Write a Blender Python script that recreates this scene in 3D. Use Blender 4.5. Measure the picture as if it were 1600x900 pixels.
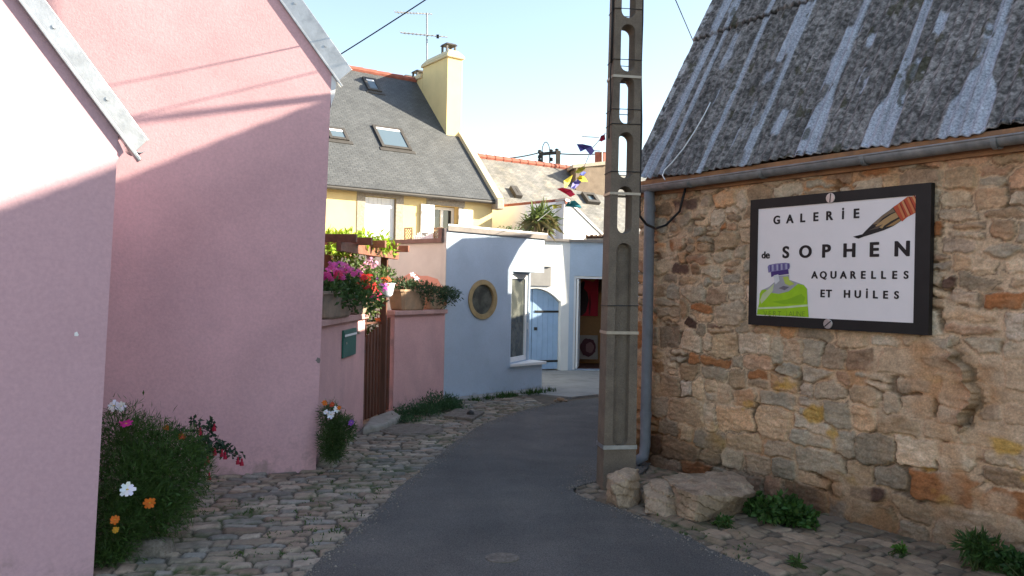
import bpy, bmesh, math, random
import numpy as np
from mathutils import Vector, Matrix
random.seed(7); RNG = np.random.default_rng(11)
for o in list(bpy.data.objects): bpy.data.objects.remove(o, do_unlink=True)
SC = bpy.context.scene; COL = SC.collection
R = math.radians
# ------------------------------------------------------------------ camera, sky, sun, exposure
FPX = 1250.0; RHO = 0.02; EYE = 1.6
cd = bpy.data.cameras.new('camera'); cam = bpy.data.objects.new('camera', cd); COL.objects.link(cam)
cd.sensor_width = 36.0; cd.lens = FPX/1600*36; cd.clip_start = 0.05; cd.clip_end = 3000
cR = Vector((math.cos(RHO), 0, math.sin(RHO))); cU = Vector((-math.sin(RHO), 0, math.cos(RHO))); cF = Vector((0, 1, 0))
cam.matrix_world = Matrix(((cR.x, cU.x, -cF.x, 0), (cR.y, cU.y, -cF.y, 0), (cR.z, cU.z, -cF.z, EYE), (0, 0, 0, 1)))
SC.camera = cam
SUN_AZ = R(5.0); SUN_EL = R(24.3)          # azimuth measured from +X towards +Y
SDIR = Vector((math.cos(SUN_AZ)*math.cos(SUN_EL), math.sin(SUN_AZ)*math.cos(SUN_EL), math.sin(SUN_EL)))
w = bpy.data.worlds.new('World'); SC.world = w; w.use_nodes = True
nt = w.node_tree; bg = nt.nodes['Background']; sky = nt.nodes.new('ShaderNodeTexSky'); sky.sky_type = 'NISHITA'
sky.sun_disc = False; sky.sun_elevation = SUN_EL; sky.sun_rotation = R(90) - SUN_AZ
sky.air_density = 1.0; sky.dust_density = 0.7; sky.ozone_density = 1.0
nt.links.new(sky.outputs[0], bg.inputs[0]); bg.inputs[1].default_value = 0.112
ld = bpy.data.lights.new('sun', 'SUN'); ld.energy = 5.0; ld.angle = R(0.55); ld.color = (1.0, 0.95, 0.84)
sun = bpy.data.objects.new('sun', ld); COL.objects.link(sun); sun.rotation_euler = SDIR.to_track_quat('Z', 'Y').to_euler()
SC.view_settings.view_transform = 'Standard'; SC.view_settings.look = 'None'
SC.view_settings.exposure = 1.84; SC.view_settings.gamma = 1.0; SC.view_settings.use_curve_mapping = False
SC.view_settings.use_white_balance = True; SC.view_settings.white_balance_temperature = 7300; SC.view_settings.white_balance_tint = 10

# ------------------------------------------------------------------ geometry helpers
def ray(px, py):
    u = (px-800)/FPX; v = (450-py)/FPX
    return cF + cR*u + cU*v
CAMP = Vector((0, 0, EYE))
def at(px, py, Y): return CAMP + ray(px, py)*Y
def gnd(px, py, z=0.0):
    d = ray(px, py); return CAMP + d*((z-EYE)/d.z)
def phit(px, py, p0, n):
    d = ray(px, py); return CAMP + d*((p0-CAMP).dot(n)/d.dot(n))
class Fr:                                   # a vertical wall frame: s along, n out of the wall, z up
    def __init__(s, o, x, n): s.o = Vector((o[0], o[1], 0)); s.x = Vector((x[0], x[1], 0)).normalized(); s.n = Vector((n[0], n[1], 0)).normalized()
    def p(s, a, n, z): return s.o + s.x*a + s.n*n + Vector((0, 0, z))
    def hit(s, px, py, n=0.0):
        q = phit(px, py, s.o + s.n*n, s.n) - s.o; return q.dot(s.x), q.z
class MB:
    def __init__(s): s.v = []; s.f = []; s.c = []; s.mi = []
    def add(s, vs, fs, col=None, mi=0):
        b = len(s.v); s.v += [tuple(q) for q in vs]; s.f += [tuple(b+i for i in f) for f in fs]; s.mi += [mi]*len(fs)
        s.c += [col or (1, 1, 1)]*len(vs)
    def hexa(s, b4, t4, **k):               # bottom 4 (ccw from above), top 4
        s.add(list(b4)+list(t4), [(3,2,1,0),(4,5,6,7),(0,1,5,4),(1,2,6,5),(2,3,7,6),(3,0,4,7)], **k)
    def box(s, c, ax, ay, az, **k):         # centre and half axes
        c = Vector(c); b = [c-ax-ay-az, c+ax-ay-az, c+ax+ay-az, c-ax+ay-az]
        s.hexa(b, [q+az*2 for q in b], **k)
    def fbox(s, F, s0, s1, n0, n1, z0, z1, **k):
        b = [F.p(s0,n0,z0), F.p(s1,n0,z0), F.p(s1,n1,z0), F.p(s0,n1,z0)]
        s.hexa(b, [q+Vector((0,0,z1-z0)) for q in b], **k)
    def bar(s, a, b, hw, hh, up=Vector((0,0,1)), **k):
        a = Vector(a); b = Vector(b); d = (b-a).normalized(); x = d.cross(up).normalized()*hw; y = x.cross(d).normalized()*hh
        s.hexa([a-x-y, a+x-y, a+x+y, a-x+y], [b-x-y, b+x-y, b+x+y, b-x+y], **k)
    def prism(s, pts, ext, **k):
        n = len(pts); pts = [Vector(q) for q in pts]; ext = Vector(ext)
        s.add(pts+[q+ext for q in pts], [tuple(range(n)), tuple(range(2*n-1, n-1, -1))]+[((i+1)%n, i, n+i, n+(i+1)%n) for i in range(n)], **k)
    def tube(s, pts, r, n=8, cap=True, **k):
        pts = [Vector(q) for q in pts]; vs = []; fs = []; N = len(pts)
        rr = r if isinstance(r, (list, tuple)) else [r]*N
        up = Vector((0, 0, 1))
        px = None
        for i, p in enumerate(pts):
            d = (pts[min(i+1, N-1)]-pts[max(i-1, 0)]).normalized()
            if px is None: px = d.cross(up if abs(d.z) < .95 else Vector((1, 0, 0))).normalized()
            else: px = (px - d*px.dot(d)).normalized()
            py = d.cross(px)
            for j in range(n):
                a = 2*math.pi*j/n; vs.append(p + (px*math.cos(a)+py*math.sin(a))*rr[i])
        for i in range(N-1):
            for j in range(n): fs.append((i*n+j, i*n+(j+1)%n, (i+1)*n+(j+1)%n, (i+1)*n+j))
        if cap: fs += [tuple(range(n-1, -1, -1)), tuple(range((N-1)*n, N*n))]
        s.add(vs, fs, **k)
    def lathe(s, c, prof, n=20, sx=1, sy=1, rot=0, **k):   # prof: (r,z) list
        c = Vector(c); vs = []; fs = []
        for r, z in prof:
            for j in range(n):
                a = 2*math.pi*j/n; x = math.cos(a)*r*sx; y = math.sin(a)*r*sy
                vs.append(c+Vector((x*math.cos(rot)-y*math.sin(rot), x*math.sin(rot)+y*math.cos(rot), z)))
        for i in range(len(prof)-1):
            for j in range(n): fs.append((i*n+j, i*n+(j+1)%n, (i+1)*n+(j+1)%n, (i+1)*n+j))
        fs += [tuple(range(n-1, -1, -1)), tuple(range((len(prof)-1)*n, len(prof)*n))]
        s.add(vs, fs, **k)
def link(name, me, mat, parent=None):
    o = bpy.data.objects.new(name, me); COL.objects.link(o)
    for m in (mat if isinstance(mat, (list, tuple)) else [mat]): me.materials.append(m)
    if parent is not None: o.parent = parent
    return o
def part(name, mb, mat, parent=None, bev=0, smooth=False, label=None, loc=None):
    me = bpy.data.meshes.new(name)
    off = Vector(loc) if loc is not None else (WLOC[parent.name] if parent is not None else Vector((0, 0, 0)))
    me.from_pydata([tuple(Vector(v)-off) for v in mb.v], [], mb.f)
    me.polygons.foreach_set('material_index', mb.mi)
    ca = me.color_attributes.new('Col', 'FLOAT_COLOR', 'POINT')
    ca.data.foreach_set('color', np.array([(c[0], c[1], c[2], 1) for c in mb.c], dtype=np.float32).ravel())
    bm = bmesh.new(); bm.from_mesh(me); bmesh.ops.recalc_face_normals(bm, faces=bm.faces); bm.to_mesh(me); bm.free()
    if smooth: me.polygons.foreach_set('use_smooth', [True]*len(me.polygons))
    o = link(name, me, mat, parent)
    if parent is None: o.location = off
    WLOC[o.name] = off
    if bev:
        b = o.modifiers.new('bevel', 'BEVEL'); b.width = bev; b.segments = 2; b.limit_method = 'ANGLE'; b.angle_limit = R(40)
    if label: o['label'] = label
    return o
WLOC = {}
def thing(name, label, cat, loc, group=None):
    o = bpy.data.objects.new(name, None); COL.objects.link(o); o.location = loc; o.empty_display_size = .1
    o['label'] = label; o['category'] = cat
    if group: o['group'] = group
    WLOC[o.name] = Vector(loc); return o
def tag(o, label, cat, group=None):
    o['label'] = label; o['category'] = cat
    if group: o['group'] = group
    return o
def struct(o): o['kind'] = 'structure'; return o

# ------------------------------------------------------------------ numpy noise
def vnoise(x, y, seed=0):
    g = np.random.default_rng(seed).random((256, 256)).astype(np.float32)
    xi = np.floor(x).astype(int); yi = np.floor(y).astype(int); fx = x-xi; fy = y-yi
    fx = fx*fx*(3-2*fx); fy = fy*fy*(3-2*fy)
    a = g[xi % 256, yi % 256]; b = g[(xi+1) % 256, yi % 256]; c = g[xi % 256, (yi+1) % 256]; d = g[(xi+1) % 256, (yi+1) % 256]
    return (a*(1-fx)+b*fx)*(1-fy)+(c*(1-fx)+d*fx)*fy
def fbm(x, y, seed=0, oct=4):
    t = 0; a = .5; tot = 0
    for i in range(oct): t = t+a*vnoise(x*2**i, y*2**i, seed+i); tot += a; a *= .55
    return t/tot
def sstep(a, b, x): t = np.clip((x-a)/(b-a), 0, 1); return t*t*(3-2*t)
def stones_rows(u0, u1, v0, v1, hr, wr, jit, rng):
    out = []; v = v0
    while v < v1:
        h = rng.uniform(*hr); u = u0-rng.uniform(0, wr[1])
        while u < u1:
            wd = rng.uniform(*wr)*(.8+.5*(h-hr[0])/(hr[1]-hr[0]+1e-6))
            out.append((u+wd/2+rng.normal()*jit*wd, v+h/2+rng.normal()*jit*h*1.3, wd*.5*rng.uniform(.85, 1.15), h*.5*rng.uniform(.8, 1.25)))
            u += wd
        v += h
    return out
def stone_field(U, V, us, vs, stones, p=4):  # U,V warped coords on the regular grid us x vs
    d1 = np.full(U.shape, 9., np.float32); d2 = np.full(U.shape, 9., np.float32); ID = np.zeros(U.shape, int); SZ = np.full(U.shape, .1, np.float32)
    for k, (a, b, sw, sh) in enumerate(stones):
        i0, i1 = np.searchsorted(us, [a-sw*2.2-.05, a+sw*2.2+.05]); j0, j1 = np.searchsorted(vs, [b-sh*2.2-.05, b+sh*2.2+.05])
        if i1 <= i0 or j1 <= j0: continue
        du = (U[i0:i1, j0:j1]-a)/sw; dv = (V[i0:i1, j0:j1]-b)/sh
        d = (np.abs(du)**p+np.abs(dv)**p)**(1/p)
        A = d1[i0:i1, j0:j1]; B = d2[i0:i1, j0:j1]; m = d < A
        B[:] = np.where(m, A, np.minimum(B, d)); ID[i0:i1, j0:j1][m] = k; SZ[i0:i1, j0:j1][m] = min(sw, sh); A[:] = np.where(m, d, A)
    return ID, (d2-d1)*SZ*.5, d1
def grid_mesh(name, P, C, keep, mat, parent=None, smooth=True):
    """P: (nu,nv,3) points, C: (nu,nv,3) colours, keep: (nu-1,nv-1) bool"""
    nu, nv = P.shape[:2]; idx = np.arange(nu*nv).reshape(nu, nv)
    q = np.stack([idx[:-1, :-1], idx[1:, :-1], idx[1:, 1:], idx[:-1, 1:]], -1)
    q = q[keep] if keep is not None else q.reshape(-1, 4)
    used = np.unique(q); remap = np.full(nu*nv, -1); remap[used] = np.arange(len(used)); q = remap[q]
    Pv = P.reshape(-1, 3)[used]; Cv = C.reshape(-1, 3)[used]
    if parent is not None: Pv = Pv-np.array(WLOC[parent.name])
    me = bpy.data.meshes.new(name); me.vertices.add(len(Pv)); me.vertices.foreach_set('co', Pv.astype(np.float32).ravel())
    me.loops.add(q.size); me.loops.foreach_set('vertex_index', q.astype(np.int32).ravel())
    me.polygons.add(len(q)); me.polygons.foreach_set('loop_start', np.arange(0, q.size, 4, dtype=np.int32)); me.polygons.foreach_set('loop_total', np.full(len(q), 4, np.int32))
    me.update(calc_edges=True)
    ca = me.color_attributes.new('Col', 'FLOAT_COLOR', 'POINT')
    ca.data.foreach_set('color', np.concatenate([Cv, np.ones((len(Cv), 1))], 1).astype(np.float32).ravel())
    if smooth: me.polygons.foreach_set('use_smooth', [True]*len(q))
    o = link(name, me, mat, parent); WLOC[o.name] = Vector((0, 0, 0)) if parent is None else WLOC[parent.name]; return o

# ------------------------------------------------------------------ materials
def mk(name, col, rough=.7, var=.15, scale=6, bump=0, bscale=80, metal=0, attr=False, col2=None, c2scale=2, c2lo=.5, c2hi=.7, spec=.35, stretch=None, fine=None, trans=0, grime=None):
    m = bpy.data.materials.new(name); m.use_nodes = True; t = m.node_tree; N = t.nodes; L = t.links; b = N['Principled BSDF']
    tc = N.new('ShaderNodeTexCoord'); co = tc.outputs['Object']
    if stretch:
        mp = N.new('ShaderNodeMapping'); mp.inputs['Scale'].default_value = stretch; L.new(co, mp.inputs[0]); co = mp.outputs[0]
    def noise(sc, det=5, ro=.6):
        n = N.new('ShaderNodeTexNoise'); n.inputs['Scale'].default_value = sc; n.inputs['Detail'].default_value = det; n.inputs['Roughness'].default_value = ro; L.new(co, n.inputs['Vector']); return n.outputs['Fac']
    def mixc(kind, fac, A, B):
        x = N.new('ShaderNodeMix'); x.data_type = 'RGBA'; x.blend_type = kind
        for i, v in ((0, fac), (6, A), (7, B)):
            if hasattr(v, 'is_linked'): L.new(v, x.inputs[i])
            else: x.inputs[i].default_value = v if i == 0 else (*v, 1)
        return x.outputs[2]
    if attr:
        a = N.new('ShaderNodeAttribute'); a.attribute_name = 'Col'; c = a.outputs['Color']
        if col: c = mixc('MULTIPLY', 1.0, c, col)
    else:
        rgb = N.new('ShaderNodeRGB'); rgb.outputs[0].default_value = (*col, 1); c = rgb.outputs[0]
    if col2:
        mr = N.new('ShaderNodeMapRange'); mr.inputs[1].default_value = c2lo; mr.inputs[2].default_value = c2hi; L.new(noise(c2scale, 8, .65), mr.inputs[0])
        c = mixc('MIX', mr.outputs[0], c, col2)
    if var:
        mr = N.new('ShaderNodeMapRange'); mr.inputs[1].default_value = .3; mr.inputs[2].default_value = .7; mr.inputs[3].default_value = 1-var; mr.inputs[4].default_value = 1+var; L.new(noise(scale), mr.inputs[0])
        cb = N.new('ShaderNodeCombineColor')
        for i in range(3): L.new(mr.outputs[0], cb.inputs[i])
        c = mixc('MULTIPLY', 1.0, c, cb.outputs[0])
    if fine:
        mr = N.new('ShaderNodeMapRange'); mr.inputs[1].default_value = .3; mr.inputs[2].default_value = .7; mr.inputs[3].default_value = 1-fine[1]; mr.inputs[4].default_value = 1+fine[1]; L.new(noise(fine[0], 3), mr.inputs[0])
        cb = N.new('ShaderNodeCombineColor')
        for i in range(3): L.new(mr.outputs[0], cb.inputs[i])
        c = mixc('MULTIPLY', 1.0, c, cb.outputs[0])
    if grime:                                # splashed dirt and mould in ragged patches above the foot of the wall
        g = N.new('ShaderNodeNewGeometry'); sx = N.new('ShaderNodeSeparateXYZ'); L.new(g.outputs['Position'], sx.inputs[0])
        mr = N.new('ShaderNodeMapRange'); mr.inputs[1].default_value = 0; mr.inputs[2].default_value = grime[1]; mr.inputs[3].default_value = .17; mr.inputs[4].default_value = -.35; L.new(sx.outputs[2], mr.inputs[0])
        ad = N.new('ShaderNodeMath'); ad.operation = 'ADD'; L.new(noise(grime[2], 9, .7), ad.inputs[0]); L.new(mr.outputs[0], ad.inputs[1])
        m2 = N.new('ShaderNodeMapRange'); m2.inputs[1].default_value = .56; m2.inputs[2].default_value = .74; m2.inputs[4].default_value = grime[3]; L.new(ad.outputs[0], m2.inputs[0])
        c = mixc('MIX', m2.outputs[0], c, grime[0])
    L.new(c, b.inputs['Base Color']); b.inputs['Roughness'].default_value = rough; b.inputs['Metallic'].default_value = metal
    b.inputs['Specular IOR Level'].default_value = spec
    if trans:
        b.inputs['Subsurface Weight'].default_value = 0
        tr = N.new('ShaderNodeBsdfTranslucent'); L.new(c, tr.inputs[0]); ms = N.new('ShaderNodeMixShader'); ms.inputs[0].default_value = trans
        L.new(b.outputs[0], ms.inputs[1]); L.new(tr.outputs[0], ms.inputs[2]); L.new(ms.outputs[0], N['Material Output'].inputs[0])
    if bump:
        bp = N.new('ShaderNodeBump'); bp.inputs['Strength'].default_value = bump; bp.inputs['Distance'].default_value = .01
        L.new(noise(bscale, 6), bp.inputs['Height']); L.new(bp.outputs[0], b.inputs['Normal'])
    return m
def brickmat(name, c1, c2, cm, bw, bh, off=.5, axis=None, mortar=.004, rough=.7, var=.2, bump=.5, col2=None, c2scale=2):
    """slates / tiles: brick texture in the plane axes given (two world vectors)"""
    m = mk(name, c1, rough=rough, var=var, scale=3, col2=col2, c2scale=c2scale); t = m.node_tree; N = t.nodes; L = t.links; b = N['Principled BSDF']
    old = b.inputs['Base Color'].links[0].from_socket
    g = N.new('ShaderNodeNewGeometry'); cb = N.new('ShaderNodeCombineXYZ')
    for i, a in enumerate(axis):
        d = N.new('ShaderNodeVectorMath'); d.operation = 'DOT_PRODUCT'; d.inputs[1].default_value = a; L.new(g.outputs['Position'], d.inputs[0]); L.new(d.outputs['Value'], cb.inputs[i])
    br = N.new('ShaderNodeTexBrick'); L.new(cb.outputs[0], br.inputs['Vector']); br.offset = off
    for k, v in (('Scale', 1), ('Mortar Size', mortar), ('Brick Width', bw), ('Row Height', bh), ('Bias', 0), ('Mortar Smooth', .3)): br.inputs[k].default_value = v
    br.inputs['Color1'].default_value = (*[1]*3, 1); br.inputs['Color2'].default_value = (*[q for q in c2], 1); br.inputs['Mortar'].default_value = (*cm, 1)
    x = N.new('ShaderNodeMix'); x.data_type = 'RGBA'; x.blend_type = 'MULTIPLY'; x.inputs[0].default_value = 1; L.new(old, x.inputs[6]); L.new(br.outputs[0], x.inputs[7]); L.new(x.outputs[2], b.inputs['Base Color'])
    bp = N.new('ShaderNodeBump'); bp.inputs['Strength'].default_value = bump; bp.inputs['Distance'].default_value = .01; bp.invert = True; L.new(br.outputs['Fac'], bp.inputs['Height']); L.new(bp.outputs[0], b.inputs['Normal'])
    return m
def glassmat(name, col=(.02, .025, .03), rough=.05):
    m = mk(name, col, rough=rough, var=0, spec=.9); return m
M = {}
M['pink'] = mk('pink_render', (.66, .395, .42), .85, .10, 1.1, .18, 60, col2=(.57, .35, .375), c2scale=.9, c2lo=.45, c2hi=.7, fine=(45, .07), grime=((.30, .22, .20), .75, 5, .75))
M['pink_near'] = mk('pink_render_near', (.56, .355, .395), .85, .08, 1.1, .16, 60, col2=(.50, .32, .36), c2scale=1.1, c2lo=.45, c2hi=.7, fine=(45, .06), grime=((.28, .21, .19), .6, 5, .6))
M['pink_wall'] = mk('pink_garden_render', (.62, .36, .36), .85, .10, 2.0, .35, 110, col2=(.53, .32, .32), c2scale=1.6, c2lo=.5, c2hi=.75, fine=(50, .06), grime=((.26, .19, .17), .5, 6, .7))
M['pink_cap'] = mk('pink_coping', (.52, .31, .29), .8, .15, 6, .3, 90)
M['salmon'] = mk('salmon_render', (.52, .575, .52), .85, .08, 3, .3, 90)
M['salmon_patch'] = mk('salmon_orange_tone', (.60, .33, .25), .85, .08, 3, .3, 90)
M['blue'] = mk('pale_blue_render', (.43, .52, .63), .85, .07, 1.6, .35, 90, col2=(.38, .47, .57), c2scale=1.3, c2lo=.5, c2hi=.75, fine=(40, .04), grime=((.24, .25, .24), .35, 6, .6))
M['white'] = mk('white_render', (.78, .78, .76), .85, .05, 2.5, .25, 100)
M['whitepaint'] = mk('white_paint', (.80, .80, .80), .45, .04, 5)
M['yellow'] = mk('yellow_render', (.74, .57, .28), .85, .06, 2.5, .25, 100)
M['yellowlight'] = mk('cream_render', (.66, .54, .34), .85, .05, 2.5, .25, 100)
M['granite'] = mk('granite', (.34, .295, .24), .8, .25, 30, .3, 90)
M['grey_coping'] = mk('grey_coping', (.20, .18, .17), .8, .15, 8, .2, 80)
M['brown_coping'] = mk('brown_coping', (.17, .12, .10), .8, .15, 8, .2, 80)
M['zinc'] = mk('zinc', (.40, .41, .43), .38, .14, 9, .1, 60, metal=.75, col2=(.30, .31, .33), c2scale=7)
M['zinc_dull'] = mk('weathered_zinc', (.24, .245, .25), .6, .25, 14, .15, 70, metal=.25, col2=(.29, .28, .27), c2scale=6)
M['pipe'] = mk('grey_pipe', (.17, .18, .20), .55, .15, 9)
M['asphalt'] = mk('asphalt', (.098, .093, .087), .9, .16, 1.7, .8, 170, col2=(.145, .132, .117), c2scale=.8, c2lo=.42, c2hi=.70, fine=(150, .55))
M['concrete'] = mk('concrete', (.185, .143, .108), .88, .18, 4, .6, 120, col2=(.13, .10, .078), c2scale=5, c2lo=.48, c2hi=.72, fine=(110, .2))
M['forecourt'] = mk('forecourt_concrete', (.30, .29, .27), .9, .12, 2, .3, 120, col2=(.22, .21, .2), c2scale=3)
M['earth'] = mk('earth', (.12, .095, .07), .95, .3, 9, .6, 60)
M['stone'] = mk('wall_stone', None, .9, .16, 22, .8, 70, attr=True, fine=(75, .20), spec=.2)
M['cobble'] = mk('cobble_stone', None, .78, .14, 14, .4, 120, attr=True, fine=(140, .14), spec=.3)
M['fibro'] = mk('old_corrugated_cement', None, .9, .16, 11, .7, 55, attr=True, fine=(70, .42), spec=.2)
M['fascia'] = mk('rusty_fascia', (.30, .15, .075), .9, .25, 7, .4, 60, col2=(.20, .12, .08), c2scale=5)
M['barn_end'] = mk('barn_gable', (.22, .13, .085), .9, .35, 9, .6, 40)
M['boulder'] = mk('boulder_rock', (.35, .255, .175), .9, .25, 9, .8, 45, col2=(.25, .17, .11), c2scale=6, c2lo=.5, c2hi=.62, fine=(60, .25))
M['wood'] = mk('red_brown_wood', (.115, .045, .028), .6, .3, 12, .3, 60, stretch=(1, 1, .2))
M['pergola'] = mk('pergola_wood', (.21, .085, .055), .6, .3, 12, .3, 60)
M['bluewood'] = mk('blue_painted_wood', (.36, .53, .74), .5, .06, 8)
M['black'] = mk('black_paint', (.014, .013, .013), .5, .2, 8, spec=.3)
M['iron'] = mk('dark_iron', (.03, .028, .026), .6, .3, 20)
M['cable'] = mk('black_cable', (.015, .015, .016), .6, 0)
M['signwhite'] = mk('sign_white', (.80, .73, .72), .4, .03, 4)
M['leaf'] = mk('leaf', None, .55, .12, 20, attr=True, trans=.25, spec=.3)
M['petal'] = mk('petal', None, .6, .05, 20, attr=True, trans=.2)
M['plain'] = mk('painted', None, .6, .08, 14, attr=True)
M['terracotta'] = mk('stone_planter', (.30, .22, .17), .85, .2, 7, .4, 60, col2=(.2, .17, .14), c2scale=5)
M['potwarm'] = mk('tan_planter', (.42, .27, .17), .85, .2, 7, .4, 60, col2=(.27, .2, .14), c2scale=5)
M['potblue'] = mk('pale_glazed_pot', (.62, .66, .76), .25, .06, 6)
M['green_box'] = mk('green_letterbox', (.015, .12, .09), .4, .1, 8)
M['redtile'] = mk('red_tile', (.27, .085, .058), .8, .25, 7, .3, 60)
M['ochre'] = mk('ochre_ring', (.36, .26, .13), .6, .2, 10, .2, 60)
M['glass'] = glassmat('window_glass')
M['glassgrey'] = mk('interior_tint_glass', (.045, .05, .045), .05, .3, 4, col2=(.17, .175, .15), c2scale=3.5, c2lo=.45, c2hi=.7, spec=.9)  # pale mottle painted into the pane, standing in for the interior behind
M['skyglass'] = glassmat('roof_glass', (.10, .14, .17), .03)
M['darkframe'] = mk('skylight_frame', (.06, .055, .05), .5, .15, 9)
M['interior'] = mk('interior_wall', (.45, .29, .17), .8, .2, 4)
M['floorwood'] = mk('interior_floor', (.16, .06, .04), .5, .2, 8)
M['screw'] = mk('steel_screw', (.55, .54, .52), .35, .15, 20, metal=.8)
M['strap'] = mk('metal_strap', (.42, .35, .28), .45, .15, 20, metal=.3)
M['cement'] = mk('flagstone', (.29, .27, .24), .9, .2, 5, .5, 70, col2=(.2, .19, .16), c2scale=6)
M['cast'] = mk('cast_cover', (.17, .145, .12), .9, .3, 12, .8, 50, col2=(.10, .09, .07), c2scale=9, fine=(60, .3))
M['niche_shade'] = mk('niche_shade_grey', (.33, .32, .31), .8, .1, 6)  # grey carries the shade of a niche
M['coolwhite'] = mk('cool_white_render', (.82, .84, .90), .85, .05, 2.5, .2, 100)
M['lattice'] = mk('lattice_wood', (.35, .25, .14), .7, .2, 12)

# ------------------------------------------------------------------ wall frames (from measured base lines)
bd = Vector((.559, -.829, 0)).normalized(); bn = Vector((-.829, -.559, 0)).normalized()
B0 = gnd(1600, 890)
_f = Fr(B0, bd, bn); _s, _ = _f.hit(994, 500)
BF = Fr(_f.p(_s, 0, 0), bd, bn)                        # barn street wall, s=0 at the far corner
pa = R(18.7); P2F = Fr((-1.645, 6.83), (-math.cos(pa), -math.sin(pa)), (math.sin(pa), -math.cos(pa)))
pb = R(36); P1F = Fr((-2.222, 4.30), (-math.cos(pb), -math.sin(pb)), (math.sin(pb), -math.cos(pb)))
GA = Vector((-1.70, 6.95, 0)); GB = Vector((-1.64, 8.97, 0)); GC = Vector((-1.45, 10.07, 0)); GD = Vector((-.925, 11.17, 0))
def seg(a, b):
    d = (b-a).normalized(); return Fr(a, d, (d.y, -d.x)), (b-a).length
G1, G1L = seg(GA, GB); GG, GGL = seg(GB, GC); G2, G2L = seg(GC, GD)
BE = Vector((.50, 12.65, 0)); BLU, BLUL = seg(GD, BE)

# ------------------------------------------------------------------ ground
mb = MB(); g = 900
mb.add([(-g, -g, -.012), (g, -g, -.012), (g, g, -.012), (-g, g, -.012)], [(0, 1, 2, 3)])
struct(part('ground', mb, M['earth']))
le = [(380, 985), (480, 900), (540, 845), (600, 790), (630, 762), (660, 735), (700, 702), (740, 672), (785, 653), (830, 640), (875, 631), (935, 624), (1000, 618)]
re_ = [(1420, 1000), (1190, 900), (1100, 857), (1040, 830), (985, 808), (940, 790), (905, 779), (893, 771), (905, 762), (940, 757), (1010, 742)]
LE = [gnd(*q) for q in le]; RE = [gnd(*q) for q in re_]
leY = np.array([q.y for q in LE]); leX = np.array([q.x for q in LE])
def road_left(Y): return np.interp(Y, leY, leX)
reY = np.array([q.y for q in RE]); reX = np.array([q.x for q in RE])
LEx = [Vector((-1.5, -8, 0)), Vector((-1.45, 2, 0))]+LE+[Vector((4.2, 15.2, 0)), Vector((9, 19, 0))]
def poly_sample(P, step):
    out = []
    for a, b in zip(P[:-1], P[1:]):
        n = max(1, int((b-a).length/step)); out += [a.lerp(b, i/n) for i in range(n)]
    return out+[P[-1]]
REx = [Vector((6.5, -8, 0)), Vector((2.9, 2.2, 0))]+RE+[Vector((1.9, 9.0, 0)), Vector((2.6, 11.0, 0)), Vector((5.5, 13.2, 0)), Vector((11, 16.5, 0))]
def smooth_line(P, it=2):
    for _ in range(it):
        P = [P[0]]+[q for a, b in zip(P[:-1], P[1:]) for q in (a.lerp(b, .25), a.lerp(b, .75))]+[P[-1]]
    return P
Ls = poly_sample(smooth_line(LEx), .05); Rs = poly_sample(smooth_line(REx, 1), .05)
def rag(P, seed, amp):
    out = []
    for i, q in enumerate(P):
        t = np.array([i*.31]); n = float(fbm(t, t*0+seed, seed, 3)[0])-.5; n2 = random.uniform(-1, 1)*.006
        d = (P[min(i+1, len(P)-1)]-P[max(i-1, 0)]).normalized(); out.append(q+Vector((-d.y, d.x, 0))*(n*amp+n2))
    return out
Ls = rag(Ls, 3, .05); Rs = rag(Rs, 5, .07)
bm = bmesh.new(); zr = .022
ring = [bm.verts.new((q.x, q.y, zr)) for q in Ls]+[bm.verts.new((q.x, q.y, zr)) for q in reversed(Rs)]
fc = bm.faces.new(ring); bmesh.ops.recalc_face_normals(bm, faces=[fc])
ex = bmesh.ops.extrude_face_region(bm, geom=[fc])
for v in [e for e in ex['geom'] if isinstance(e, bmesh.types.BMVert)]: v.co.z = -.01
bmesh.ops.recalc_face_normals(bm, faces=bm.faces); bmesh.ops.triangulate(bm, faces=bm.faces)
me = bpy.data.meshes.new('road'); bm.to_mesh(me); bm.free(); struct(link('road', me, M['asphalt']))

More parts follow.
